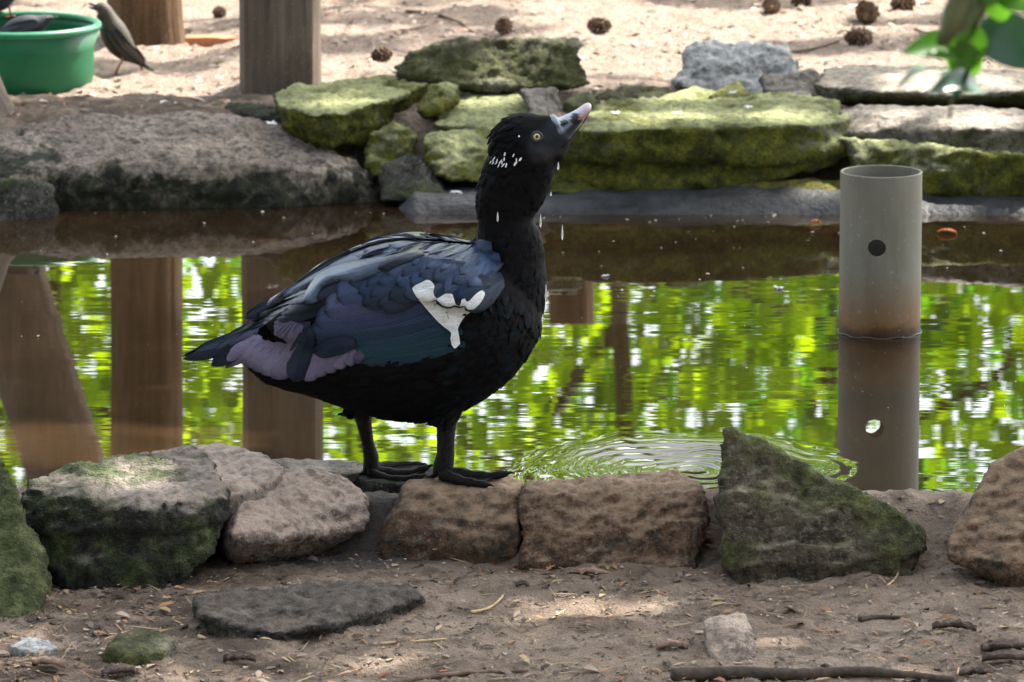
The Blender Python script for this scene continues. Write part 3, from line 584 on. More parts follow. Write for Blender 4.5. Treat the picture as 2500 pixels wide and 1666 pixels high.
# terracotta edging behind the posts
M['terra'] = plain('terracotta', (.42, .17, .085), .8, .2, 40, .001, .2)
def bar(px0, py0, px1, py1, z, w, h, name, label, cat, mat='terra'):
    a, b = Z(px0, py0, z), Z(px1, py1, z); t = (b - a).normalized(); s = Vector((-t.y, t.x, 0)) * w; mb = MB(); rings = []
    for k in np.linspace(0, 1, 24):
        p = a + (b - a) * k; j = .0015 * noise.noise(p * 60)
        rings.append([p + Vector((0, 0, -.01)), p + s * 1 + Vector((0, 0, -.01)), p + s + Vector((0, 0, h * .9 + j)), p + s * .8 + Vector((0, 0, h + j)), p + s * .2 + Vector((0, 0, h + j)), p + Vector((0, 0, h * .9 + j))])
    return tag(link(name, mb.rings(rings).mesh(name, False), M[mat]), label, cat)
bar(452, 112, 660, 116, .090, .03, .016, 'edging_tile', 'thick terracotta edging tile lying behind the square post', 'tile')
bar(436, 130, 640, 130, .088, .012, .007, 'edging_tile', 'thin broken terracotta strip lying in front of the thick tile', 'tile')

# ------------------------------------------------------------------ feathers
M['feather'] = attrmat('glossy_feather', .33, .4, barbs=True)
M['down'] = attrmat('black_plumage', .7, .08, barbs=False)
def feather_mesh(C, Nn, wid, colr, camber=.25, nW=6, tipround=.25, tipcol=None):
    """C centreline points, Nn normals, wid full width"""
    V = []; Fc = []; UVs = []; COL = []; n = len(C)
    for i in range(n):
        t = i / (n - 1); tan = (C[min(i + 1, n - 1)] - C[max(i - 1, 0)]).normalized()
        ac = Nn[i].cross(tan).normalized()
        w = wid * .5 * min(1, .35 + t / .3 * .65) * math.sqrt(max(.004, 1 - max(0, (t - (1 - tipround)) / tipround) ** 2.2))
        for j in range(nW + 1):
            v = 2 * j / nW - 1
            V.append(C[i] + ac * (w * v) - Nn[i] * (camber * w * v * v) + Nn[i] * (.0007 if abs(v) < .01 else 0)); UVs.append((t, v))
            k = (1 - .75 * abs(v) ** 5) * (.85 + .3 * t); COL.append([x * k for x in (tipcol if tipcol and t > .8 else colr)])  # rims darkened in colour to suggest shade between feathers
    for i in range(n - 1):
        for j in range(nW):
            a = i * (nW + 1) + j; Fc.append((a, a + 1, a + nW + 2, a + nW + 1))
    me = bpy.data.meshes.new('feather'); me.from_pydata(V, [], Fc); me.update(); smooth(me); set_col(me, np.array(COL, np.float32))
    uv = me.uv_layers.new(name='UVMap'); li = np.empty(len(me.loops), np.int32); me.loops.foreach_get('vertex_index', li)
    uv.data.foreach_set('uv', np.array(UVs, np.float32)[li].ravel()); return me

# ------------------------------------------------------------------ duck
DY = 6.86; DM = mpp(DY)
duck = empty('duck', (Q(1030, 1160, DY).x, DY, .02))
tag(duck, 'black muscovy duck with white wing patch, head raised, on the near stones', 'duck')
def make_duck():
    mb = MB()
    # trunk: upright slices from rump to breast
    st = [(560, 842, 26, 20), (600, 845, 46, 46), (650, 850, 85, 78), (700, 840, 112, 106), (760, 830, 138, 132), (850, 824, 174, 156), (950, 825, 200, 170), (1050, 823, 206, 175), (1130, 806, 198, 170), (1200, 790, 172, 152), (1255, 780, 134, 124), (1298, 772, 82, 84), (1322, 770, 34, 38)]
    S = cr(st, 5); rings = []; n = 36
    for a in S:
        c = Q(a[0], a[1], DY); r = []
        for j in range(n):
            q = 2 * math.pi * j / n; ca, sa = math.cos(q), math.sin(q)
            ca = math.copysign(abs(ca) ** .9, ca)
            r.append(c + Vector((0, ca * a[3] * DM, sa * a[2] * DM)))
        rings.append(r)
    mb.rings(rings)
    loft(mb, [(1205, 800, 100, 100), (1238, 720, 96, 90), (1246, 650, 86, 76), (1243, 590, 80, 66), (1234, 540, 68, 58), (1238, 495, 78, 60), (1256, 450, 82, 62), (1272, 405, 82, 64), (1286, 360, 76, 66), (1292, 320, 44, 46), (1294, 300, 14, 16)], DY, 28, 5)
    loft(mb, [(1206, 372, 20, 20), (1226, 362, 52, 46), (1262, 350, 70, 64), (1300, 338, 66, 60), (1335, 325, 48, 44), (1362, 312, 36, 30)], DY, 24, 4)   # skull, tilted with the bill
    loft(mb, [(1322, 400, 20, 30), (1345, 375, 30, 34), (1368, 352, 24, 28), (1385, 330, 14, 20)], DY, 16, 3)                                               # jowl
    loft(mb, [(1195, 662, 26, 60), (1150, 650, 46, 104), (1050, 642, 50, 124), (950, 646, 52, 122), (850, 674, 46, 104), (760, 716, 36, 78), (680, 762, 24, 50), (620, 800, 12, 26)], DY, 24, 4)   # back between the wings
    for s in (-1, 1):   # folded wings and thighs
        loft(mb, [(1195, 690, 30, 18), (1150, 695, 82, 36), (1060, 715, 118, 46), (950, 730, 118, 44), (840, 745, 90, 36), (740, 765, 55, 26), (660, 785, 22, 14)], DY, 20, 4, yc=s * .064)
        if s < 0: loft(mb, [(1090, 860, 90, 40), (1092, 930, 72, 36), (1096, 985, 40, 26), (1098, 1020, 24, 18)], DY, 16, 4, yc=-.036)
        else: loft(mb, [(880, 880, 70, 40), (878, 950, 50, 34), (882, 995, 30, 24), (884, 1030, 20, 16)], DY, 16, 4, yc=.036)
    me = mb.mesh('body'); o = bpy.data.objects.new('tmp', me); col.objects.link(o)
    bm = bmesh.new(); bm.from_mesh(me); bmesh.ops.recalc_face_normals(bm, faces=bm.faces); bm.to_mesh(me); bm.free()
    md = o.modifiers.new('r', 'REMESH'); md.mode = 'VOXEL'; md.voxel_size = .0026
    s2 = o.modifiers.new('s', 'SMOOTH'); s2.factor = .6; s2.iterations = 9
    dg = bpy.context.evaluated_depsgraph_get(); body = bpy.data.meshes.new_from_object(o.evaluated_get(dg)); bpy.data.objects.remove(o)
    n = len(body.vertices); co = np.empty(n * 3); body.vertices.foreach_get('co', co); co = co.reshape(-1, 3)
    no = np.empty(n * 3); body.vertices.foreach_get('normal', no); no = no.reshape(-1, 3)
    d = np.array([.0009 * noise.fractal(Vector((p[0] * 60, p[1] * 60, p[2] * 100)), .8, 2, 3) for p in co]); co = co + no * d[:, None]
    body.vertices.foreach_set('co', co.ravel()); body.update(); smooth(body)
    # plumage colour in photo pixels on the middle plane
    PX = co[:, 0] / DM / 1.0 * (1.0) + CX; PYv = np.array([py_of(p) for p in co])
    colr = np.tile(np.array([.003, .003, .0035]), (n, 1))
    face = inpoly(PX, PYv, [(1292, 330), (1325, 318), (1345, 285), (1400, 290), (1400, 350), (1372, 366), (1335, 372), (1300, 385), (1285, 360)])
    colr[face] = (.014, .0165, .021)
    jaw = inpoly(PX, PYv, [(1296, 388), (1335, 378), (1362, 366), (1388, 366), (1384, 376), (1360, 378), (1330, 388), (1300, 396)])
    colr[jaw] = (.026, .022, .02)
    ed = np.empty(len(body.edges) * 2, np.int32); body.edges.foreach_get('vertices', ed); ed = ed.reshape(-1, 2); cnt = np.bincount(ed.ravel(), minlength=n)[:, None]
    for _ in range(5):      # soften the borders between skin and feather
        acc = np.zeros_like(colr); np.add.at(acc, ed[:, 0], colr[ed[:, 1]]); np.add.at(acc, ed[:, 1], colr[ed[:, 0]]); colr = .4 * colr + .6 * acc / cnt
    set_col(body, colr)
    bvh = BVHTree.FromPolygons([Vector(p) for p in co], [tuple(p.vertices) for p in body.polygons])
    link('body', body.copy(), M['down'], duck)
    return body, bvh, co, no
def py_of(p, Y=None):
    d = Vector(p) - O; if_ = d.dot(FWD); return CY - d.dot(UP) / if_ * F
def px_of(p): d = Vector(p) - O; return CX + d.x / d.dot(FWD) * F
def inpoly(X, Yv, poly):
    X = np.asarray(X, float); Yv = np.asarray(Yv, float); r = np.zeros(X.shape, bool); m = len(poly)
    for i in range(m):
        x1, y1 = poly[i]; x2, y2 = poly[(i + 1) % m]
        c = ((y1 > Yv) != (y2 > Yv)) & (X < (x2 - x1) * (Yv - y1) / ((y2 - y1) + 1e-12) + x1); r ^= c
    return r
body, bvh, bco, bno = make_duck()
NEAR = DY - .075
def surf(px, py, lift):
    """point on the duck's near flank under a photo pixel"""
    p = Q(px, py, NEAR); h, nr, _, _ = bvh.ray_cast(Vector((p.x, DY - .6, p.z)), Vector((0, 1, 0)), 1.2)
    if h is None or h.y > DY - .004: return None, None
    nr = nr.normalized()
    if nr.y > 0: nr = -nr
    return h + nr * (lift * (.2 + .8 * abs(nr.y))), nr
duck_feather_verts = []
def quill(path, wid, colr, lift=.003, rise=.004, name='feather', nL=16, fallback_y=DY - .03, tipround=.25, mirror=True, nW=8, edge=.0012, clamp=False, **kw):
    P = cr([(a[0], a[1]) for a in path], max(3, nL // (len(path) - 1))); n = len(P); V = []; UVs = []; COL = []; Fc = []; G = [[None] * (nW + 1) for _ in range(n)]
    for i in range(n):
        t = i / (n - 1); tx, ty = P[min(i + 1, n - 1)] - P[max(i - 1, 0)]; l = math.hypot(tx, ty); ax, ay = -ty / l, tx / l
        w = wid * .5 * min(1, .45 + t / .3 * .55) * math.sqrt(max(.003, 1 - max(0, (t - (1 - tipround)) / tipround) ** 2.2))
        for j in range(nW + 1):
            v = 2 * j / nW - 1; a, b = P[i][0] + ax * w * v, P[i][1] + ay * w * v; lf = lift + rise * t - edge * v * v + (.0006 if j == nW // 2 else 0); h, nr = surf(a, b, lf); q_ = 0
            while clamp and h is None and q_ < 50: q_ += 2; h, nr = surf(a, b + q_, lf)      # fold over the ridge of the back
            G[i][j] = (a, b, h)
    for i in range(n):
        ys = [g[2].y for g in G[i] if g[2] is not None]; last = (sum(ys) / len(ys)) if ys else (last if i and last is not None else fallback_y - lift)
        for j in range(nW + 1):
            v = 2 * j / nW - 1; a, b, h = G[i][j]
            if h is None or abs(h.y - last) > .03: h = Q(a, b, last + edge * v * v)
            V.append(h); UVs.append((i / (n - 1), v)); tt_ = i / (n - 1); k = (1 - .92 * max(abs(v) ** 5, max(0, (tt_ - .78) / .22) ** 3)) * (.8 + .4 * tt_); COL.append([x * k for x in colr])  # edges and tips painted dark, standing in for shaded gaps between feathers
    for _ in range(4):
        V = [V[q] if q < nW + 1 or q >= (n - 1) * (nW + 1) else (V[q - nW - 1] + V[q] * 2 + V[q + nW + 1]) / 4 for q in range(len(V))]
    for i in range(n - 1):
        for j in range(nW): a = i * (nW + 1) + j; Fc.append((a, a + 1, a + nW + 2, a + nW + 1))
    me = bpy.data.meshes.new('feather'); me.from_pydata(V, [], Fc); me.update(); smooth(me); set_col(me, np.array(COL, np.float32))
    uv = me.uv_layers.new(name='UVMap'); li = np.empty(len(me.loops), np.int32); me.loops.foreach_get('vertex_index', li); uv.data.foreach_set('uv', np.array(UVs, np.float32)[li].ravel())
    duck_feather_verts.append((V, Fc))
    if mirror:
        m2 = me.copy()
        for v in m2.vertices: v.co.y = 2 * DY - v.co.y
        link(name, m2, M['feather'], duck)
    return link(name, me, M['feather'], duck)
def jc(c, s=.18): k = 1 + random.uniform(-s, s); return tuple(x * k for x in c)
TEAL = (.007, .034, .043); BLUE = (.02, .04, .085); VIO = (.055, .058, .12); SLATE = (.04, .058, .1); LIL = (.21, .18, .29); NAVY = (.006, .012, .034); PALE = (.075, .1, .145); BLK = (.008, .008, .01)  # lilac, violet and blue sheen mixed into the feather base colours
# tail: dark upper feathers, lilac vanes folded down
for pth, w, c, l in [([(760, 800), (600, 846), (446, 877)], 30, BLK, .001), ([(760, 790), (610, 826), (468, 868)], 36, SLATE, .003), ([(760, 800), (640, 840), (515, 892)], 52, BLK, .001),
                     ([(740, 795), (640, 812), (520, 862)], 44, (.06, .065, .11), .004)] + [([(706 + 6 * k, 790), (640 + 13 * k, 836 + 5 * k), (528 + 23 * k, 892 + 6.4 * k)], 56 + k, jc(LIL, .14), .003 + .0007 * k) for k in range(7)] + [
                     ([(755, 795), (738, 870), (722, 936)], 54, NAVY, .0084)] + [([(880 - 14 * k, 846 - 2 * k), (876 - 22 * k, 868 + 4 * k), (866 - 23 * k, 872 + 12 * k)], 34 + 4 * k, jc(LIL if k else (.12, .1, .17), .16), .003 + .0008 * k) for k in range(6)] + [([(870, 832), (820, 842), (770, 860)], 50, NAVY, .0075)]:
    quill(pth, w, jc(c, .1), lift=l, rise=.002, name='tail_feather', fallback_y=DY - .045, nL=18, tipround=.34)
# primaries under the tertials
for pth, w, c, l in [([(830, 735), (710, 775), (622, 800)], 34, BLK, .003), ([(830, 720), (710, 758), (612, 786)], 34, BLK, .005), ([(840, 700), (720, 742), (598, 777)], 34, (.03, .034, .05), .007)]:
    quill(pth, w, c, lift=l, rise=.003, name='primary_feather', fallback_y=DY - .05)
# broad secondaries, lowest first
for pth, w, c, l in [([(1135, 838), (960, 866), (800, 864)], 56, TEAL, .001), ([(1130, 812), (960, 846), (785, 852)], 64, TEAL, .0022), ([(1116, 790), (950, 826), (764, 832)], 70, (.008, .033, .052), .0034),
                     ([(1092, 760), (930, 800), (757, 806)], 74, (.017, .035, .072), .0046), ([(1060, 730), (910, 768), (770, 782)], 74, (.034, .043, .1), .0058), ([(1040, 700), (910, 732), (795, 756)], 74, VIO, .007), ([(1030, 672), (920, 700), (825, 726)], 70, (.035, .05, .11), .0082)]:
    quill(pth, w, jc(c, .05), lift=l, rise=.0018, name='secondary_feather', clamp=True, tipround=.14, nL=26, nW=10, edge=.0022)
# coverts and scapulars, shingled from back to front
cv = []
for r_ in range(5):
    for k in range(8):
        px = 925 + k * 36 + (r_ % 2) * 18 + random.uniform(-7, 7); py = 614 + r_ * 25 + random.uniform(-6, 6) + max(0, 925 + k * 36 - 1090) * .25
        cv.append((px, py))
cv.sort(key=lambda a: a[0])
for px, py in cv:
    if not inpoly([px], [py], [(905, 604), (1060, 596), (1160, 612), (1215, 660), (1205, 735), (1130, 715), (1080, 700), (960, 720), (900, 670)])[0]: continue
    u = (px - 900) / 300; g = random.random()
    c = jc((.018 + .022 * g, .042 + .014 * g, .1), .42) if py < 690 else jc((.010, .018, .032))
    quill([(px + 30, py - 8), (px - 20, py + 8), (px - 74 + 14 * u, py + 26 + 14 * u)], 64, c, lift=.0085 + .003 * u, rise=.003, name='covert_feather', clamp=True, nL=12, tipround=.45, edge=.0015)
# tertials over the back, the last one bent down
for pth, w, c, l in [([(1015, 612), (880, 645), (680, 742)], 44, SLATE, .009), ([(1000, 606), (850, 636), (655, 738)], 34, (.06, .08, .13), .011), ([(990, 603), (860, 626), (715, 692)], 30, (.03, .036, .055), .0125),
                     ([(985, 638), (880, 668), (790, 700), (748, 748)], 44, PALE, .0145), ([(1060, 602), (980, 612), (890, 640)], 34, SLATE, .0125), ([(1035, 628), (985, 638), (925, 664)], 28, (.012, .013, .018), .013), ([(1090, 600), (1030, 606), (950, 626)], 32, BLUE, .012)]:
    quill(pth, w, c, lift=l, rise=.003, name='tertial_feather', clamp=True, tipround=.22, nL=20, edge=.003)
# white wing patch: a sheet of white coverts following the wing
def patch(poly, name, colr, lift=.0016, step=2.0):
    V = [Vector(p) for p in bco]; Fs = [tuple(p.vertices) for p in body.polygons]
    for vv, ff in duck_feather_verts:
        b = len(V); V += vv; Fs += [tuple(i + b for i in q) for q in ff]
    bv = BVHTree.FromPolygons(V, Fs); xs = np.arange(min(p[0] for p in poly), max(p[0] for p in poly) + step, step); ys = np.arange(min(p[1] for p in poly), max(p[1] for p in poly) + step, step)
    from mathutils.geometry import delaunay_2d_cdt
    ring = [Vector(poly[k]).lerp(Vector(poly[(k + 1) % len(poly)]), t / 3) for k in range(len(poly)) for t in range(3)]; nr_ = len(ring); pts2 = list(ring)
    for x in np.arange(min(p[0] for p in poly), max(p[0] for p in poly), 4.):
        for y in np.arange(min(p[1] for p in poly), max(p[1] for p in poly), 4.):
            if inpoly([x], [y], [tuple(p) for p in ring])[0] and min((q - Vector((x, y))).length for q in ring) > 2.5: pts2.append(Vector((x + .4 * math.sin(y), y)))
    v2, _, f2, *_ = delaunay_2d_cdt(pts2, [(k, (k + 1) % nr_) for k in range(nr_)], [], 1, 1e-4); vs_ = []; fs = [list(f) for f in f2]
    for q in v2:
        p = Q(q.x, q.y, NEAR); h, nr, _, _ = bv.ray_cast(Vector((p.x, DY - .6, p.z)), Vector((0, 1, 0)), 1.2); vs_.append((h if h is not None else p) + Vector((0, -lift - .0015 * noise.noise(Vector((q.x * .04 + q.y * .03, q.y * .14, 0))), 0)))
    bm = bmesh.new(); bl = [bm.verts.new(v) for v in vs_]
    for q in fs: bm.faces.new([bl[k] for k in q])
    for _ in range(3): bmesh.ops.smooth_vert(bm, verts=bm.verts, factor=.5, use_axis_x=True, use_axis_y=True, use_axis_z=True)
    me = bpy.data.meshes.new(name); bm.to_mesh(me); bm.free(); smooth(me)
    o = link(name, me, colr, duck); m2 = me.copy()
    for v in m2.vertices: v.co.y = -v.co.y
    o2 = bpy.data.objects.new(name, m2); col.objects.link(o2); o2.parent = duck; return o
M['white_feather'] = plain('white_feather', (.62, .64, .65), .6, .12, 60, .0015, .3, stretch=(1., 1., 3.))
patch([(1000, 694), (1030, 679), (1048, 672), (1066, 688), (1060, 704), (1066, 720), (1086, 706), (1107, 706), (1113, 732), (1122, 740), (1126, 720), (1136, 718), (1141, 730), (1156, 713), (1178, 699), (1189, 713), (1173, 738), (1151, 758), (1137, 772), (1125, 790), (1119, 800), (1125, 822), (1126, 838), (1110, 851), (1099, 838), (1098, 822), (1101, 808), (1078, 792), (1048, 759), (1022, 726)], 'white_wing_patch', M['white_feather'])
# small contour feathers over neck, breast and belly
def contour():
    V = []; Fs = []; COL = []; n = len(bco); pick = rng.permutation(n)[:5200]; step = DM
    for i in pick:
        p = Vector(bco[i]); nr = Vector(bno[i]); px = CX + p.x / DM; py = py_of(p)
        if px > 1288 and py < 400: continue
        wingz = inpoly([px], [py], [(640, 760), (900, 610), (1150, 610), (1190, 680), (1120, 850), (780, 860)])[0] and abs(p.y - DY) > .03
        if wingz: continue
        neck = py < 640 and px > 1130
        dirv = Vector((-.25, 0, -1)) if neck and py > 420 else Vector((-1, 0, -.45)) if not neck else Vector((-.8, 0, -.6))
        if px > 1180 and 640 <= py < 800: dirv = Vector((-.6, 0, -.9))
        dirv += Vector((random.uniform(-.2, .2), random.uniform(-.15, .15), random.uniform(-.2, .2)))
        t = (dirv - nr * dirv.dot(nr)); 
        if t.length < .2: continue
        t.normalize(); s = nr.cross(t)
        L = random.uniform(.009, .014) if neck else random.uniform(.014, .024); W = L * .5
        if px < 720: L *= .7
        crest = px < 1262 and 300 < py < 440
        if crest: L *= 1.25
        b = len(V); base = p - nr * .0008
        for tt, ww, up in ((0, .35, 0), (.4, .5, .0008), (.8, .4, .0010), (1., .06, .0008)):
            c = base + t * (L * tt) + nr * up * (2.6 if crest else .8 if neck else 1.)
            V.append(c - s * (W * ww) - nr * .0006); V.append(c + nr * .0005); V.append(c + s * (W * ww) - nr * .0006)
        for r_ in range(3):
            for q in range(2): a = b + r_ * 3 + q; Fs.append((a, a + 1, a + 4, a + 3))
        k = random.uniform(.6, 1.7); cc = (.003 * k, .003 * k, .0036 * k)
        if px > 1100 and py > 600 and random.random() < .35: cc = (.003 * k, .006 * k, .008 * k)
        COL += [cc] * 12
    me = mesh_np('plumage', [tuple(v) for v in V], Fs); set_col(me, np.array(COL, np.float32)); o = link('plumage', me, M['down2'], duck); o['kind'] = 'stuff'
M['down2'] = attrmat('contour_feather', .7, .07, 700, .0006)
contour()
# white fleck feathers round the neck
for k in range(20):
    if k < 17: px, py = 1190 + random.uniform(0, 85), 392 + random.gauss(10, 9) + random.uniform(-4, 4)
    else: px, py = random.uniform(1200, 1280), random.uniform(340, 470)
    h, nr = surf(px, py, .003)
    if h is None: continue
    t = Vector((-.4 + random.uniform(-.5, .5), -.2, -.8)); t = (t - nr * t.dot(nr)).normalized(); L = random.uniform(.003, .0065)
    C = [h + t * (L * q) + nr * (.002 * q) for q in (0, .3, .6, .85, 1.)]
    me = feather_mesh(C, [nr] * 5, random.uniform(.0012, .0024), (.62, .64, .64), .2, 2, .5); link('white_fleck', me, M['white_feather'], duck)
# bill
def bill():
    mb = MB(); up = [(1316, 298), (1340, 284), (1352, 280), (1362, 287), (1385, 279), (1408, 267), (1428, 254), (1438, 252), (1443, 256)]; lo = [(1368, 362), (1382, 354), (1388, 347), (1396, 332), (1410, 312), (1425, 292), (1438, 274), (1443, 266), (1444, 262)]
    hw = [28, 30, 29, 25, 24, 24, 21, 13, 5]; S = cr([(u[0], u[1], l[0], l[1], w) for u, l, w in zip(up, lo, hw)], 4); rings = []; n = 20
    for a in S:
        A, B = Q(a[0], a[1], DY), Q(a[2], a[3], DY); c = (A + B) / 2; h = (A - B) / 2; r = []
        for j in range(n):
            q = 2 * math.pi * j / n; r.append(c + h * math.sin(q) + Vector((0, math.cos(q) * a[4] * DM * (1 - .25 * max(0, -math.sin(q))), 0)))
        rings.append(r)
    me = mb.rings(rings).mesh('bill'); C = []
    for v in me.vertices:
        x, y = px_of(v.co), py_of(v.co); cc = np.array([.16, .19, .25]); tp = (x - 1380) - (y - 290)
        w = noise.fractal(Vector((x * .035, y * .035, v.co.y * 40)), .8, 2, 3)
        if x > 1414 + 6 * w and y < 292: cc = np.array([.42, .36, .42]) if (x - 1414) * .62 + (y - 285) < 4 else np.array([.55, .17, .2])
        elif ((x - 1403) / 12) ** 2 + ((y - 292) / 15) ** 2 < 1 + .3 * w: cc = np.array([.012, .013, .018])
        elif ((x - 1377) / 9) ** 2 + ((y - 302) / 10) ** 2 < 1: cc = np.array([.01, .011, .015])
        elif (y - 300) > -(x - 1380) * .75 + 14 + 10 * w: cc = np.array([.025, .03, .042])
        elif x > 1362 and (y - 290) < -(x - 1380) * .6 + 6: cc = np.array([.4, .42, .46])
        elif x < 1364 and y > 300: cc = np.array([.016, .019, .026])
        C.append(cc * (1 + .25 * w))
    set_col(me, np.clip(np.array(C, np.float32), .005, .8)); M['bill'] = attrmat('bill_skin', .38, .5, 260, .0006); b = link('bill', me, M['bill'], duck)
    nb = MB(); p = Q(1377, 301, DY - 25 * DM)
    nb.tube([p + Vector((-.004, .0012, -.002)), p + Vector((0, -.0006, 0)), p + Vector((.004, .0012, .0025))], [.0008, .0021, .0008], 8); link('nostril', nb.mesh('nostril'), M['blackskin'], b)
    m2 = MB(); m2.tube([Q(1372, 360, DY - 26 * DM), Q(1392, 344, DY - 24.5 * DM), Q(1408, 322, DY - 23 * DM), Q(1428, 294, DY - 19 * DM), Q(1440, 272, DY - 10 * DM)], [.001, .0012, .0012, .001, .0006], 6); link('mouth_line', m2.mesh('mouth'), M['blackskin'], b)
M['blackskin'] = plain('black_skin', (.012, .012, .013), .4, .3, 90, .0008, .5)
bill()
def ball(c, r, nu=20, nv=12, sy=1.):
    mb = MB(); mb.rings([[Vector(c) + Vector((r * math.sin(t) * math.cos(p), r * math.cos(t) * sy, r * math.sin(t) * math.sin(p))) for p in [2 * math.pi * k / nu for k in range(nu)]] for t in np.linspace(.02, math.pi - .02, nv)]); return mb.mesh('ball')
M['iris'] = plain('pale_iris', (.5, .4, .25), .12, .15, 200, 0, .6); M['pupil'] = plain('pupil', (.004, .004, .004), .08, 0, 10, 0, .6)
M['lid'] = plain('eyelid_skin', (.035, .037, .042), .5, .3, 200, .0006, .4)
for s in (-1, 1):
    h, nr = surf(1311, 349, 0.); y = h.y if s < 0 else 2 * DY - h.y; c = Vector((h.x, y - s * .0022, h.z))
    e = link('eye', ball(c, .0052), M['iris'], duck); link('pupil', ball(c + Vector((.0002, s * .0038, .0002)), .0023, sy=.8), M['pupil'], e)
    ring = MB(); ring.tube([c + Vector((.0058 * math.cos(q), s * .0026, .0054 * math.sin(q))) for q in np.linspace(0, 2 * math.pi, 28)], .0016, 8); link('eyelid', ring.mesh('lid'), M['lid'], e)
# legs and webbed feet
M['leg'] = plain('dark_scaly_leg', (.008, .007, .0065), .65, .5, 220, .0012, .1, c2=(.015, .0135, .0125))
def leg(pts, rad, Y, toes, heel, lift=0.):
    mb = MB(); mb.tube([Q(a, b, Y + dy) for a, b, dy in pts], [r * DM for r in rad], 12); l = link('leg', mb.mesh('leg'), M['leg'], duck)
    f = MB(); tp = []
    for t in toes:
        P = cr([(a, b, dy, r) for a, b, dy, r in t], 5); pp = [Q(a[0], a[1], Y + a[2]) for a in P]; f.tube(pp, [max(.4, a[3] * (1 + .13 * math.sin(i * 1.6))) * DM for i, a in enumerate(P)], 8); tp.append(pp)
        d = (pp[-1] - pp[-3]).normalized(); f.tube([pp[-1] - d * .002, pp[-1] + d * .004 + Vector((0, 0, .0004)), pp[-1] + d * .0085 + Vector((0, 0, -.0015))], [.0022, .0017, .0003], 6)
    for a, b in zip(tp[:-1], tp[1:]):       # web: sagging skin between neighbouring toes
        n = len(a); m = 6; base = len(f.v)
        for sgn in (1, -1):
            for i in range(n):
                for j in range(m + 1):
                    q = j / m; e = 1 - .22 * math.sin(math.pi * q) * (i / (n - 1)) ; k = i * e; i0 = int(k); fr = k - i0; i1 = min(i0 + 1, n - 1)
                    A = a[i0].lerp(a[i1], fr); B = b[i0].lerp(b[i1], fr); f.v.append(A.lerp(B, q) + Vector((0, 0, sgn * .0007 - .0012 * math.sin(math.pi * q))))
        for s in range(2):
            o_ = base + s * n * (m + 1)
            for i in range(n - 1):
                for j in range(m): x = o_ + i * (m + 1) + j; f.f.append((x, x + 1, x + m + 2, x + m + 1))
    f.tube([Q(a, b, Y + dy) for a, b, dy in heel], [7 * DM, 6 * DM, 2 * DM], 8)
    link('webbed_foot', f.mesh('foot'), M['leg'], l)
leg([(1094, 980, 0), (1090, 1030, 0), (1088, 1075, 0), (1088, 1110, 0), (1082, 1140, 0), (1078, 1158, 0)], [34, 25, 22, 22, 26, 22], DY - .036,
    [[(1082, 1150, .004, 17), (1130, 1156, .022, 12), (1180, 1160, .036, 9), (1200, 1162, .042, 7)], [(1082, 1152, 0, 19), (1130, 1158, -.002, 15), (1190, 1163, -.004, 11), (1240, 1156, -.005, 8)], [(1080, 1156, -.004, 17), (1120, 1172, -.02, 12), (1160, 1180, -.032, 10), (1190, 1184, -.038, 8)]],
    [(1080, 1150, 0), (1055, 1164, .004), (1038, 1170, .006)])
leg([(884, 1000, 0), (890, 1040, 0), (898, 1080, 0), (906, 1115, 0), (906, 1140, 0), (902, 1152, 0)], [26, 18, 15, 19, 20, 18], DY + .036,
    [[(904, 1140, .004, 13), (950, 1136, .026, 10), (1000, 1134, .04, 8), (1030, 1134, .044, 6)], [(905, 1144, 0, 14), (950, 1154, .004, 12), (1000, 1156, .008, 10), (1046, 1140, .01, 8)], [(902, 1150, -.004, 14), (935, 1166, -.012, 11), (985, 1172, -.02, 10), (1030, 1164, -.022, 8)]],
    [(902, 1146, 0), (886, 1156, .002), (876, 1160, .004)])

# ------------------------------------------------------------------ starlings
M['bird'] = attrmat('brown_bird_plumage', .6, .3, 300, .0012)
M['redleg'] = plain('reddish_leg', (.28, .075, .045), .5, .25, 200, .0004, .4)
M['beak'] = plain('dark_beak', (.05, .045, .04), .4, .2, 200, .0003, .4)
def starling(st, Y, colr, label, beaks=(), legs=(), eye=None, wing=None, wcol=None, base=None, streak=0):
    root = empty('starling', base); tag(root, label, 'bird', None); m = mpp(Y)
    mb = MB(); loft(mb, st, Y, 18, 5); me = mb.mesh('body'); C = []
    for v in me.vertices:
        w = noise.fractal(v.co * 90, .8, 2, 3); k = 1 + .35 * w; C.append([x * k for x in colr])
    set_col(me, np.clip(np.array(C, np.float32), .003, .6)); link('body', me, M['bird'], root)
    for up, p0, p1, r in beaks:
        b = MB(); a, c = Q(*p0, Y), Q(*p1, Y); b.tube([a, a.lerp(c, .5), c], [r * m, r * .7 * m, .4 * m], 8); link('beak', b.mesh('beak'), M['beak'], root)
    for pts, dy in legs:
        b = MB(); P = [Q(x, y, Y + dy) for x, y in pts]; b.tube(P, [.0035] + [.0019] * (len(P) - 1), 6)
        for q in ((-.011, -.002), (-.009, -.008), (-.008, .007), (.008, .001)): b.tube([P[-1], P[-1] + Vector((q[0], q[1], 0))], [.0015, .0008], 5)
        link('leg', b.mesh('leg'), M['redleg'], root)
    if eye: link('eye', ball(Q(eye[0], eye[1], Y - eye[2] * m), .0024), M['pupil'], root)
    if wing:
        for s in (-1, 1):
            for pth, w, c, off in wing:
                P = cr(pth, 4); Cc = [Q(a[0], a[1], Y) + Vector((0, s * (a[2] + off) * m, 0)) for a in P]; nr = Vector((.1, s * 1., .25)).normalized()
                f = feather_mesh(Cc, [nr] * len(Cc), w * m * s, c, .3, 4, .25); link('wing_feather', f, M['feather'], root)
    return root
BR = (.04, .029, .021); EDGE = (.13, .085, .052)
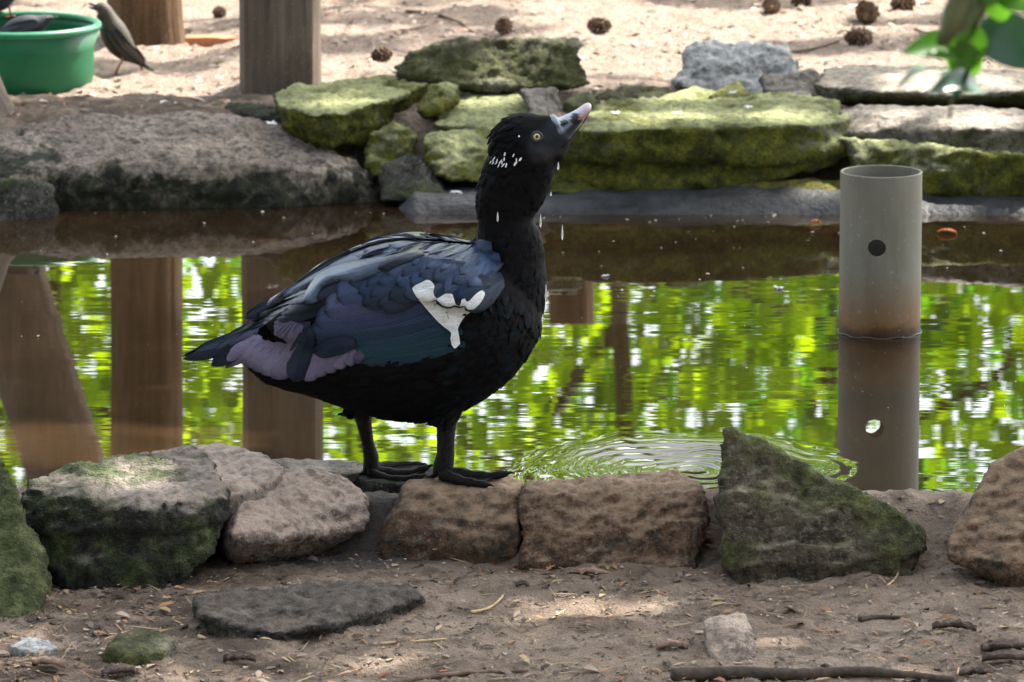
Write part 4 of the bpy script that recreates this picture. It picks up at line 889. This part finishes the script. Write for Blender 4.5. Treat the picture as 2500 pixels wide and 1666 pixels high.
starling([(232, 20, 5, 5), (240, 20, 13, 12), (250, 25, 20, 18), (262, 45, 23, 22), (275, 74, 32, 29), (291, 104, 33, 30), (311, 127, 25, 22), (332, 144, 13, 14), (352, 158, 7, 10), (376, 172, 3, 7)], 9.80, BR,
         'speckled brown young starling with open beak beside the green bowl', [(1, (236, 14), (212, 7), 5), (0, (236, 22), (214, 18), 5)],
         [([(296, 128), (300, 146), (288, 166), (281, 182)], -.012), ([(318, 128), (330, 146), (344, 160), (350, 178)], .012)], (238, 18, 11),
         [([(262, 62, 20), (290, 100, 30), (330, 140, 16)], 34, BR, 1), ([(266, 58, 20), (300, 100, 29), (345, 148, 12)], 26, (.055, .04, .03), 3), ([(270, 56, 18), (310, 104, 25), (356, 156, 9)], 17, EDGE, 5), ([(276, 70, 24), (308, 114, 26), (350, 158, 8)], 8, EDGE, 7), ([(264, 76, 24), (292, 112, 30), (330, 148, 14)], 14, EDGE, 6)], base=(Q(290, 180, 9.80).x, 9.80, .088))
DK = (.026, .026, .031)
starling([(132, 44, 3, 3), (122, 45, 8, 8), (110, 50, 15, 14), (90, 60, 24, 24), (60, 66, 28, 28), (30, 72, 22, 22), (5, 78, 9, 12), (-25, 82, 3, 8)], 9.67, DK,
         'dark grey starling sitting low inside the green bowl', [(1, (128, 43), (142, 41), 3)], [], (117, 46, 9), [([(96, 55, 20), (60, 62, 27), (15, 76, 14)], 26, (.075, .078, .09), 1), ([(90, 48, 16), (50, 58, 22), (-5, 78, 8)], 14, (.14, .14, .16), 3)], base=(Q(60, 80, 9.67).x, 9.67, .160))
starling([(-118, -78, 4, 4), (-108, -76, 13, 12), (-92, -66, 20, 18), (-70, -45, 28, 26), (-40, -22, 36, 32), (-8, -6, 36, 30), (18, -12, 24, 20), (45, -26, 10, 12), (85, -48, 4, 9)], 9.795, DK,
         'dark starling perched on the back rim of the green bowl', [(1, (-112, -78), (-140, -76), 4)], [([(10, 4), (22, 14), (27, 40)], -.004), ([(-20, 6), (-14, 20), (-8, 40)], .012)], (-106, -80, 11),
         [([(-70, -50, 22), (-20, -22, 31), (50, -30, 12)], 34, (.065, .065, .075), 1), ([(-60, -58, 18), (-10, -32, 26), (65, -40, 8)], 18, EDGE, 3)], base=(Q(0, 40, 9.795).x, 9.795, .195))

# ------------------------------------------------------------------ pine cones, twigs, litter
M['cone'] = plain('pine_cone_scale', (.09, .055, .035), .8, .5, 120, .001, .2, c2=(.2, .13, .085))
def cone_mesh(seed):
    random.seed(seed); mb = MB(); L, W = .042, .016
    mb.tube([(0, 0, -L * .5), (0, 0, -L * .25), (0, 0, .1 * L), (0, 0, L * .5)], [.004, .008, .008, .002], 8)
    for i in range(64):
        t = i / 63; q = i * 2.39996; z = L * (t - .5); r = W * math.sin(math.pi * (.12 + .85 * t)) ** .7; dr = Vector((math.cos(q), math.sin(q), .0)); tz = .35 + .9 * t
        a = Vector((0, 0, z)) + dr * .004; b = Vector((0, 0, z + tz * .006)) + dr * r * random.uniform(.9, 1.15); s = Vector((-dr.y, dr.x, 0)) * .0042
        u = Vector((0, 0, .0016)); mb.add([a - s * .5, a + s * .5, b + s + u * 0, b - s + u * 0, b + dr * .0025 + u, b - dr * .002 + u * 2], [(0, 1, 2, 3), (3, 2, 4), (0, 3, 5), (3, 4, 5), (4, 2, 5), (2, 1, 5), (1, 0, 5)])
    return mb.mesh('pine_cone', False)
cm = [cone_mesh(k) for k in range(4)]
for k, (px, py, s, lb) in enumerate([(1230, 84, 1., 'open pine cone just behind the long lumpy stone'), (928, 140, .95, 'pine cone on the sand between square post and lumpy stone'), (1458, 64, 1., 'pine cone beside the dark shadow patch on the sand'),
        (1883, 24, 1.05, 'pine cone above the lichened boulder'), (2118, 44, 1.35, 'wide pine cone in the row above the uppermost flagstone'), (2102, 104, 1.25, 'dark round pine cone behind the uppermost flagstone'),
        (1958, 3, 1.1, 'pine cone farther back than the one above the lichened boulder'), (2206, 12, 1.4, 'pine cone at the far end of the sand near the leaves'), (535, 4, .8, 'pine cone between the log post and the square post')]):
    p = Z(px, py + 12, .112); me = cm[k % 4]
    if not me.materials: me.materials.append(M['cone'])
    o = bpy.data.objects.new('pine_cone', me); col.objects.link(o); o.location = (p.x, p.y, ground_h(p.x, p.y) + .0125 * s); s *= .85; o.scale = (s,) * 3
    o.rotation_euler = (R(75 + 20 * ((k * 7) % 3 - 1)), R(30 * (k % 4)), R(47 * k)); tag(o, lb, 'pine cone', 'pine cones on the sand')
random.seed(11)
M['twig'] = plain('dry_twig', (.15, .1, .07), .85, .4, 80, .001, .2); M['dark_twig'] = plain('dark_twig', (.06, .045, .035), .85, .4, 80, .001, .2); M['straw'] = plain('straw', (.42, .3, .16), .7, .3, 60, .0006, .3)
def twig(pts, r, label, mat='twig', z=None, name='twig', cat='twig', n=7, knob=.18):
    P = cr([(a, b) for a, b in pts], 8); W = []; zz = .112 if z is None else z
    for i, (a, b) in enumerate(P):
        p = Z(a, b, zz); W.append(Vector((p.x, p.y, ground_h(p.x, p.y) + r * .7 + .002 * noise.noise(Vector((i * .4, a * .01, 0))))))
    for _ in range(25): W = [W[0]] + [Vector((W[q].x, W[q].y, (W[q - 1].z + W[q + 1].z) / 2)) for q in range(1, len(W) - 1)] + [W[-1]]
    mb = MB(); k = len(W); mb.tube(W, [r * (1 - .55 * i / k) * (1 + knob * noise.noise(Vector((i * .9, a, b)))) for i in range(k)], n)
    return tag(link(name, mb.mesh(name), M[mat]), label, cat)
twig([(993, 30), (1060, 42), (1120, 58), (1155, 84)], .0035, 'long curved twig on the sand behind the lumpy stone')
twig([(965, 90), (1010, 82), (1072, 70)], .002, 'thin straight twig below the long curved one')
twig([(1935, 132), (1990, 122), (2055, 106)], .003, 'crooked twig behind the dark rounded stone', 'dark_twig')
twig([(2235, 82), (2270, 90), (2310, 92)], .003, 'short brown twig on the sand beside the hanging leaves')
twig([(2400, 155), (2440, 145), (2490, 136)], .0025, 'thin twig on the sand behind the uppermost flagstone', 'dark_twig')
twig([(690, 285), (730, 300), (780, 298)], .0015, 'pale bent straw lying on the smooth boulder top', 'straw', .13)
twig([(1640, 1656), (1800, 1650), (1960, 1654), (2100, 1648), (2200, 1658), (2330, 1680)], .0085, 'thick dark stick lying on the soil before the loose pale stone', 'dark_twig', -.05, 'stick', 'stick', 10, .25)
twig([(960, 1662), (1100, 1652), (1290, 1650)], .004, 'reddish brown stick beside the thick dark stick', 'twig', -.05, 'stick', 'stick')
twig([(2110, 1372), (2140, 1395), (2163, 1418)], .0014, 'thin grey stem of the V-shaped sprig by the wedge stone', 'straw', -.045)
twig([(2165, 1422), (2190, 1400), (2212, 1345)], .0018, 'pale upright stem of the V-shaped sprig by the wedge stone', 'straw', -.045)
twig([(985, 1310), (1030, 1345), (1072, 1358), (1130, 1330)], .0013, 'bent straw against the brown block under the duck', 'straw', -.045)
twig([(930, 1572), (1020, 1568), (1090, 1558)], .0022, 'long yellow straw beside the half-buried slab', 'straw', -.05)
twig([(1150, 1488), (1195, 1478), (1228, 1464)], .0022, 'short pale stick on the bare soil before the brown blocks', 'straw', -.05)
twig([(2098, 1512), (2150, 1506), (2200, 1512)], .0035, 'dark bark sliver on the soil before the wedge stone', 'dark_twig', -.05)
twig([(1860, 1412), (1930, 1404), (2010, 1390)], .0014, 'orange-brown needle under the wedge stone', 'twig', -.05)
# bark pieces
M['barkbit'] = plain('bark_flake', (.075, .052, .042), .85, .5, 90, .003, .2, c2=(.16, .115, .09)); M['barkpale'] = plain('pale_bark_flake', (.24, .16, .12), .8, .4, 70, .002, .2)
def flake(px, py, L, W, ang, label, mat='barkbit', cat='bark', name='bark_flake', th=.004, curl=.35, z=-.05):
    p = Z(px, py, z); p = Vector((p.x, p.y, ground_h(p.x, p.y))); bm = bmesh.new(); n, m = 12, 5; g = []
    for i in range(n + 1):
        for j in range(m + 1):
            u, v = 2 * i / n - 1, 2 * j / m - 1; w = W * (1 - .75 * abs(u) ** 2.5) * (1 + .3 * noise.noise(Vector((u * 3, px, v))))
            g.append(bm.verts.new((u * L / 2, v * w / 2, th + curl * W * (v * v) * .5 + .003 * noise.noise(Vector((u * 4, v * 3, py))) + .004 * (1 - u * u))))
    for i in range(n):
        for j in range(m): a = i * (m + 1) + j; bm.faces.new((g[a], g[a + m + 1], g[a + m + 2], g[a + 1]))
    r = bmesh.ops.extrude_face_region(bm, geom=bm.faces[:]); bmesh.ops.translate(bm, vec=(0, 0, -th), verts=[e for e in r['geom'] if isinstance(e, bmesh.types.BMVert)])
    bmesh.ops.recalc_face_normals(bm, faces=bm.faces); bmesh.ops.rotate(bm, cent=(0, 0, 0), matrix=Matrix.Rotation(R(ang), 3, 'Z'), verts=bm.verts); bmesh.ops.translate(bm, vec=p, verts=bm.verts)
    me = bpy.data.meshes.new(name); bm.to_mesh(me); bm.free(); return tag(link(name, smooth(me), M[mat]), label, cat)
for a in [(2460, 1588, .06, .022, 8, 'dark curled bark flake, topmost of the litter heap'), (2470, 1622, .065, .02, -6, 'dark bark flake under the topmost one in the litter heap'), (2330, 1545, .05, .014, -14, 'narrow bark flake up the soil from the litter heap'), (2390, 1645, .045, .014, 5, 'small bark flake at the near end of the litter heap'),
          (585, 1618, .036, .018, 5, 'brown curled bark flake near the small moss-topped stone'), (290, 1648, .04, .02, 30, 'dark pod-like flake in front of the small moss-topped stone'), (1275, 1434, .017, .006, 0, 'black bark chip in front of the wide brown block')]: flake(*a)
for a in [(120, 1635, .04, .014, -20, 'pinkish bark flake in front of the pale stone chip'), (1640, 1582, .035, .012, 6, 'pale curved leaf piece beside the loose pale stone'), (1440, 1400, .05, .01, -14, 'pinkish bark strip below the wide brown block')]: flake(*a, mat='barkpale')
M['deadleaf'] = plain('dead_leaf', (.38, .14, .07), .7, .3, 60, .001, .3)
for a in [(1345, 1385, .011, .011, 40, 'curled orange dead leaf below the wide brown block'), (605, 1382, .010, .007, 10, 'orange leaf scrap beside the large dark block')]: flake(*a, mat='deadleaf', cat='leaf', name='dead_leaf', th=.001)
def float_leaf(px, py, L, ang, label, mat='deadleaf'):
    o = flake(px, py, L, L * .45, ang, label, mat, 'leaf', 'floating_leaf', .0012, .3, 0.); o.location.z = -.0006; return o
M['orange'] = plain('orange_leaf', (.62, .2, .06), .6, .2, 60, .001, .3)
float_leaf(2312, 572, .03, -20, 'larger orange leaf floating on open water beside the grey pipe', 'orange'); float_leaf(1990, 548, .018, 5, 'small orange leaf floating against the liner', 'orange')
# scattered litter nobody could count: needles, chips, crumbs
def scatter(name, n, fx, zfun, size, cols, label, mat, flat=.3, aspect=3.):
    V = np.zeros((n, 6, 3), np.float32); C = np.zeros((n, 6, 3), np.float32); k = 0
    for i in range(n):
        x, y = fx(); z = zfun(x, y); L = size[0] + (size[1] - size[0]) * random.random() ** 2.2; W = L / (aspect * random.uniform(.6, 1.6)); q = random.uniform(0, math.pi)
        t = np.array([math.cos(q), math.sin(q), random.uniform(-flat, flat)]); s = np.array([-math.sin(q), math.cos(q), random.uniform(-.4, .4)]); c = np.array([x, y, z + W * .25])
        u = np.array([0, 0, W * .3]); V[i] = [c - t * L / 2, c - t * L * .2 + s * W / 2, c + t * L * .25 + s * W * .4, c + t * L / 2, c + t * L * .2 - s * W / 2, c - t * L * .25 - s * W * .4] + u * np.array([0, 1, .6, 0, 1, .6])[:, None]
        C[i] = np.array(random.choice(cols)) * random.uniform(.7, 1.25)
    f = np.array([[0, 1, 5], [1, 4, 5], [1, 2, 4], [2, 3, 4]]); Fs = (f[None] + (np.arange(n) * 6)[:, None, None]).reshape(-1, 3)
    me = mesh_np(name, V.reshape(-1, 3), Fs, False); set_col(me, C.reshape(-1, 3)); return tag(link(name, me, mat, origin=(0, 0, 0)), label, kind='stuff')
M['litter'] = attrmat('litter', .8, .2)
def f_front():
    while True:
        x, y = random.uniform(-.75, .75), random.uniform(5.95, 6.82)
        dens = .3 + .7 * max(0, noise.noise(Vector((x * 4, y * 5, 2))) + .3) + .6 * (x < -.38) + .5 * (x > .4 and y < 6.4) + .4 * (y < 6.22)
        if random.random() < dens * .6: return x, y
def f_back():
    while True:
        x, y = random.uniform(-1.1, 1.1), random.uniform(9.2, 11.3)
        if random.random() < .45 + .8 * noise.noise(Vector((x * 4, y * 4, 5))): return x, y
W_ = (.27, .21, .16); D_ = (.06, .045, .035); O_ = (.24, .12, .06); G_ = (.3, .22, .12)
scatter('soil_litter', 5200, f_front, ground_h, (.003, .021), [W_, D_, D_, D_, O_, G_, (.16, .12, .09), (.13, .1, .08)], 'crumbs and chips of bark littering the near soil', M['litter'])
scatter('soil_grit', 9000, lambda: (random.uniform(-.75, .75), random.uniform(5.95, 6.8)), ground_h, (.0015, .006), [W_, D_, D_, (.16, .12, .09), (.3, .25, .2)], 'fine grit and crumbs of earth over the near soil', M['litter'], .4, 1.4)
scatter('pine_needles', 1700, f_front, lambda x, y: ground_h(x, y) + .001, (.02, .055), [G_, O_, (.2, .14, .09), (.3, .2, .12)], 'dry pine needles strewn over the near soil', M['litter'], .12, 28.)
scatter('wood_chips', 8000, f_back, ground_h, (.004, .024), [W_, (.45, .36, .28), D_, D_, O_, (.2, .15, .11), (.16, .11, .08), (.55, .45, .37)], 'wood chips and crumbs littering the sunlit sand', M['litter'])
scatter('far_needles', 1000, f_back, lambda x, y: ground_h(x, y) + .001, (.02, .06), [D_, O_, (.2, .14, .09)], 'dry needles strewn over the sunlit sand', M['litter'], .1, 25.)
def f_water():
    while True:
        px, py = random.uniform(-50, 2550), 520 + 480 * random.random() ** 1.8
        if px > 1300 or random.random() < .3:
            p = Z(px, py, 0); return p.x, p.y
scatter('floating_specks', 230, f_water, lambda x, y: .0006, (.0016, .007), [(.6, .52, .4), (.5, .42, .3), (.7, .68, .62)], 'tiny pale seeds and specks floating on the pond', M['litter'], .05, 1.8)
# white downy feathers
M['fluff'] = plain('white_down', (.72, .73, .75), .8, .08, 100, 0, .2)
def fluff(px, py, z, s, label):
    p = Z(px, py, z); mb = MB(); random.seed(int(px))
    for k in range(16):
        q = random.uniform(0, 2 * math.pi); e = random.uniform(.0, .5); d = Vector((math.cos(q), math.sin(q), e)) * s * random.uniform(.5, 1.)
        mb.tube([p, p + d * .5 + Vector((0, 0, s * .15)), p + d], [s * .06, s * .09, s * .02], 5)
    return tag(link('down_feather', mb.mesh('down'), M['fluff']), label, 'feather', 'white down feathers about the pond')
for a in [(1503, 281, .126, .012, 'white down feather on the big slab near the duck bill'), (1652, 279, .127, .010, 'white down feather midway along the big slab'), (1828, 264, .13, .010, 'flat white down feather farther along the big slab'), (1788, 228, .148, .009, 'white down feather on the little pale wedge stone'),
          (1114, 474, .03, .013, 'white down feather stuck on the liner behind the duck neck'), (660, 305, .125, .012, 'grey-white feather on the end of the smooth boulder'), (2385, 188, .158, .006, 'white fleck of down on the uppermost flagstone'), (1478, 676, .0, .008, 'white feather floating beside the duck breast'), (1900, 706, .0, .010, 'white feather floating beside the grey pipe')]: fluff(*a)
# drops falling from the bill
M['drop'], nt_, bs_ = mat_new('water_drop'); bs_.inputs['Transmission Weight'].default_value = .6; bs_.inputs['Roughness'].default_value = .05; bs_.inputs['IOR'].default_value = 1.33; bs_.inputs['Base Color'].default_value = (.9, .93, .95, 1)
for k, (px, py, h) in enumerate([(1363, 406, 10), (1320, 540, 17), (1373, 568, 19), (1333, 716, 22), (1345, 474, 5), (1215, 530, 12)]):
    c = Q(px, py, DY - (.035 if k != 5 else .075)); mb = MB(); mb.tube([c + Vector((0, 0, h * DM)), c + Vector((0, 0, h * DM * .3)), c - Vector((0, 0, h * DM * .5)), c - Vector((0, 0, h * DM))], [.0002, .0008, .0012, .0003], 8)
    tag(link('water_drop', mb.mesh('drop'), M['drop']), 'clear water drop falling from the duck bill', 'drop', 'drops falling from the duck bill')

# ------------------------------------------------------------------ trees
def leaf_mesh(name, P, size, droop=.3, asp=.55, seed=0, up=.0):
    """P (n,3) leaf centres -> six-sided leaves, two halves folded along the midrib"""
    r = np.random.default_rng(seed); n = len(P); L = size * r.uniform(.6, 1.3, n)
    d = r.normal(size=(n, 3)); d[:, 2] -= droop; d /= np.linalg.norm(d, axis=1)[:, None]
    e = r.normal(size=(n, 3)); e[:, 2] *= (1 - up); s = np.cross(d, e); s /= np.linalg.norm(s, axis=1)[:, None]; nn = np.cross(s, d)
    L = L[:, None]; V = np.stack([P - d * L / 2, P - d * L * .12 + s * L * asp / 2 + nn * L * .06, P + d * L * .25 + s * L * asp * .36 + nn * L * .05, P + d * L / 2 - nn * L * .05, P + d * L * .25 - s * L * asp * .36 + nn * L * .05, P - d * L * .12 - s * L * asp / 2 + nn * L * .06], 1)
    f = np.array([[0, 1, 2, 3], [0, 3, 4, 5]]); Fs = (f[None] + (np.arange(n) * 6)[:, None, None]).reshape(-1, 4)
    me = mesh_np(name, V.reshape(-1, 3), Fs, False)
    t = np.repeat(r.random(n), 6).astype(np.float32); a = me.attributes.new('tint', 'FLOAT', 'POINT'); a.data.foreach_set('value', t); return me
M['leaf_sun'] = leafmat('young_green_leaf', (.06, .15, .006), (.43, .78, .006), .45, .78)
M['leaf_mid'] = leafmat('green_leaf', (.035, .10, .01), (.16, .42, .01), .45, .55)
M['leaf_dark'] = leafmat('dark_green_leaf', (.035, .07, .015), (.08, .15, .015), .45, .4)
def clumps(center, rad, nc, per, cl, r, flat=1.):
    out = []
    for k in range(nc):
        d = r.normal(size=3); d /= np.linalg.norm(d); c = np.array(center) + d * np.array(rad) * r.random() ** .33
        out.append(c + r.normal(size=(per, 3)) * cl * np.array([1, 1, flat]))
    return np.concatenate(out)
def tree(name, x, y, h, crown_r, zc, label, mat, leaf, nc, per, seed, cl=.28, lean=0.):
    r = np.random.default_rng(seed); root = empty(name, (x, y, .10)); tag(root, label, 'tree', 'trees mirrored in the pond')
    mb = MB(); pts = [(x + lean * t * h + .12 * noise.noise(Vector((t * 2, seed, 0))), y + .1 * noise.noise(Vector((t * 2, 3, seed))), .05 + t * h * .85) for t in np.linspace(0, 1, 9)]
    mb.tube(pts, [.007 * h * (1 - .75 * i / 9) * (1.4 if i == 0 else 1) for i in range(9)], 10)
    for k in range(9):
        t = .35 + .06 * k; p = Vector(pts[int(t * 8)]); q = 2.4 * k; e = p + Vector((math.cos(q) * crown_r[0] * .8, math.sin(q) * crown_r[1] * .8, crown_r[2] * .35)); mb.tube([p, p.lerp(e, .5) + Vector((0, 0, .12)), e], [.008 * h * .6, .005 * h * .6, .002 * h], 6)
    link('trunk', mb.mesh('trunk'), M['bark'], root)
    P = clumps((x + lean * h * .6, y, zc), crown_r, nc, per, cl, r); P = P[P[:, 2] > .2]
    link('crown', leaf_mesh('crown', P, leaf, seed=seed), M[mat], root); return root
kinds = [('leaf_sun', 'slender sunlit tree with yellow-green leaves'), ('leaf_mid', 'bushy mid-green tree'), ('leaf_dark', 'darker evergreen tree')]
spots = [(-3.9, 17.5, 1), (-2.4, 19., 1), (-1.35, 17.2, 0), (-.5, 18.6, 0), (.35, 17.0, 0), (1.05, 19.4, 1), (1.75, 17.4, 0), (2.9, 18.6, 1), (4.2, 17.6, 0), (-3.2, 24., 2), (-.9, 25., 1), (1.6, 24.5, 1), (3.9, 25., 2), (-6.5, 20., 1), (6.6, 20, 1)]
near_words = ['beyond the leaning trunk', 'beyond the green bowl', 'behind the brown log post', 'behind the square post', 'behind the lumpy stone', 'behind the big slab', 'behind the lichened boulder', 'behind the grey pipe', 'behind the uppermost flagstone',
              'back row beyond the green bowl', 'back row behind the square post', 'back row behind the pipe', 'back row beyond the flagstones', 'outermost on the bowl side', 'outermost on the flagstone side']
for k, (x, y, kd) in enumerate(spots):
    tree('leafy_tree', x, y, 4.6 + .6 * math.sin(k * 2.1), (1.0, .9, 1.9), 2.7 + .2 * math.sin(k * 1.3), kinds[kd][1] + ', ' + near_words[k], kinds[kd][0], .095 if kd < 2 else .12, 72, 46, 100 + k, .17)

# unseen tall tree: crown shaped to shade pond and banks, far sand left sunny
def canopy():
    r = np.random.default_rng(5); root = empty('shade_tree', (4.9, 10.6, .10)); tag(root, 'tall spreading tree beside the pond whose crown shades it', 'tree')
    mb = MB(); tp = [(4.9, 10.6, 0.05), (4.88, 10.55, 1.2), (4.75, 10.5, 2.4), (4.4, 10.2, 3.6), (3.8, 9.9, 4.6)]; mb.tube([Vector(p) for p in cr(tp, 5)], [.22 - .007 * i for i in range(21)], 14)
    for k in range(14):
        q = k * 2.4; p = Vector(tp[2 + k % 3]); e = Vector((2.6 + 1.9 * math.cos(q), 9.5 + 2.2 * math.sin(q), 4.2 + .5 * math.sin(k))); mb.tube([p, p.lerp(e, .5) + Vector((0, 0, .25)), e], [.07, .045, .012], 8)
    link('trunk', mb.mesh('trunk'), M['bark'], root)
    c0 = Vector((.3, 7.6, 0)) + SUN * (4.3 / SUN.z); P = clumps(tuple(c0), (2.4, 3.3, .6), 480, 85, .22, r)
    g = P - np.array(SUN)[None] * (P[:, 2:3] / SUN.z)            # where each leaf's shadow falls
    edge = np.array([9.36 + .16 * noise.noise(Vector((a * 1.6, 0, 3))) + .10 * noise.noise(Vector((a * 6, b * 2, 1))) for a, b in g[:, :2]])
    dap = np.array([noise.noise(Vector((a * 2.2, b * 5., 8))) for a, b in g[:, :2]])
    keep = (g[:, 1] < edge) | ((dap > .12) & (g[:, 1] > 9.75))
    for (px, py, z, rad) in SPOTS:
        s = Z(px, py, z); keep &= ~(np.hypot(g[:, 0] - (s.x - SUN.x / SUN.z * s.z), g[:, 1] - (s.y - SUN.y / SUN.z * s.z)) < rad)
    link('crown', leaf_mesh('crown', P[keep], .10, seed=3, asp=.65), M['leaf_mid'], root)
SPOTS = [(100, 1085, 0, .14), (250, 1090, 0, .15), (400, 1085, 0, .13), (2400, 1460, -.05, .06), (600, 1140, .05, .06), (830, 245, .14, .07), (1180, 255, .12, .06), (1650, 280, .13, .08), (1900, 275, .13, .07), (2300, 200, .15, .12), (2400, 290, .13, .09), (2150, 285, .13, .05), (1000, 195, .14, .05), (1500, 290, .12, .06), (1750, 120, .2, .1), (300, 1150, .06, .07), (480, 1120, .06, .05), (2200, 1260, .02, .05), (1950, 1440, -.05, .06), (1400, 1480, -.05, .07), (1250, 130, .19, .07)]  # gaps cut through the crown so sun reaches these chosen spots
canopy()

# unseen trees added behind the camera to block low sky light on front faces
for k, (x, y) in enumerate([(-7.5, 3.), (-6.8, -1.5), (-4.2, -4.5), (-1.6, -5.2), (1.2, -5.), (3.8, -4.6), (6.6, -1.8), (7.6, 2.6), (-8.2, 7.5)]):
    o_ = tree('leafy_tree', x, y, 7.5, (2.1, 1.8, 3.6), 3.9, 'unseen dark tree added to block sky light, ' + ['level with the near bank on the bowl side', 'at the bowl-side corner', 'on the boulder side of the path', 'at the head of the path', 'beside the path', 'on the pipe side of the path', 'at the pipe-side corner', 'level with the near bank on the pipe side', 'level with the water on the bowl side'][k], 'leaf_dark', .34, 70, 34, 300 + k, .5)
    o_['group'] = 'trees added to block low sky light'
# leafy spray hanging into view at the upper right
def spray():
    Y = 4.15; m = mpp(Y); top = Q(2420, -60, Y); root = empty('leafy_branch', top); tag(root, 'out-of-focus leafy branch tip hanging over the far flagstones', 'branch')
    mb = MB(); W = [Vector((2.6, 8.0, 4.2)), Vector((1.8, 5.8, 3.4)), Vector((.85, 4.5, 1.9)), Q(2440, -200, Y), Q(2410, -20, Y), Q(2365, 80, Y), Q(2335, 150, Y), Q(2325, 230, Y), Q(2318, 290, Y)]
    mb.tube([Vector(p) for p in cr(W, 5)], [max(.0012, .016 - .0005 * i) for i in range(41)], 8); link('twig', mb.mesh('twig'), M['green_stem'], root)
    for a, b, w, mt, fold in [((2350, 120), (2200, 132), 62, 'leaf_fresh', .3), ((2370, 50), (2330, 190), 78, 'leaf_fresh', .2), ((2340, 100), (2362, 205), 58, 'leaf_fresh', .3), ((2395, 218), (2262, 232), 60, 'leaf_blue', .5), ((2330, 170), (2338, 250), 56, 'leaf_blue', .3), ((2395, 55), (2560, 170), 96, 'leaf_blue', .15), ((2440, -40), (2560, 25), 70, 'leaf_fresh', .2), ((2420, -60), (2450, 55), 66, 'leaf_fresh', .2), ((2260, 160), (2185, 225), 16, 'leaf_blue', .3), ((2310, 30), (2300, 75), 40, 'leaf_blue', .3), ((2480, -80), (2400, 10), 90, 'leaf_fresh', .2)]:
        A, B = Q(*a, Y + random.uniform(-.01, .01)), Q(*b, Y + random.uniform(-.04, .02)); t = (B - A); ax = t.normalized(); s = ax.cross(Vector((random.uniform(-.4, .4), -1, random.uniform(.1, .6)))).normalized(); nr = s.cross(ax)
        V = []; Fs = []; n = 10
        for i in range(n + 1):
            u = i / n; ww = w * m * .68 * math.sin(math.pi * min(1, u ** .75 * .97 + .03)) ** .8; c = A + t * u + nr * (.006 * math.sin(u * 3))
            V += [c - s * ww + nr * ww * fold, c - s * ww * .5 + nr * ww * fold * .4, c, c + s * ww * .5 + nr * ww * fold * .4, c + s * ww + nr * ww * fold]
        for i in range(n):
            for j in range(4): q = i * 5 + j; Fs.append((q, q + 1, q + 6, q + 5))
        me = bpy.data.meshes.new('leaf'); me.from_pydata(V, [], Fs); me.update(); smooth(me); at = me.attributes.new('tint', 'FLOAT', 'POINT'); at.data.foreach_set('value', [.5] * len(V)); link('leaf', me, M[mt], root)
M['green_stem'] = plain('green_stem', (.06, .075, .03), .6, .3, 60, .0005, .3)
M['leaf_fresh'] = leafmat('fresh_spray_leaf', (.035, .13, .008), (.08, .24, .01), .35, .45); M['leaf_blue'] = leafmat('blue_green_spray_leaf', (.02, .07, .035), (.03, .08, .03), .3, .2)  # second spray leaf colour is a dark blue-green
spray()
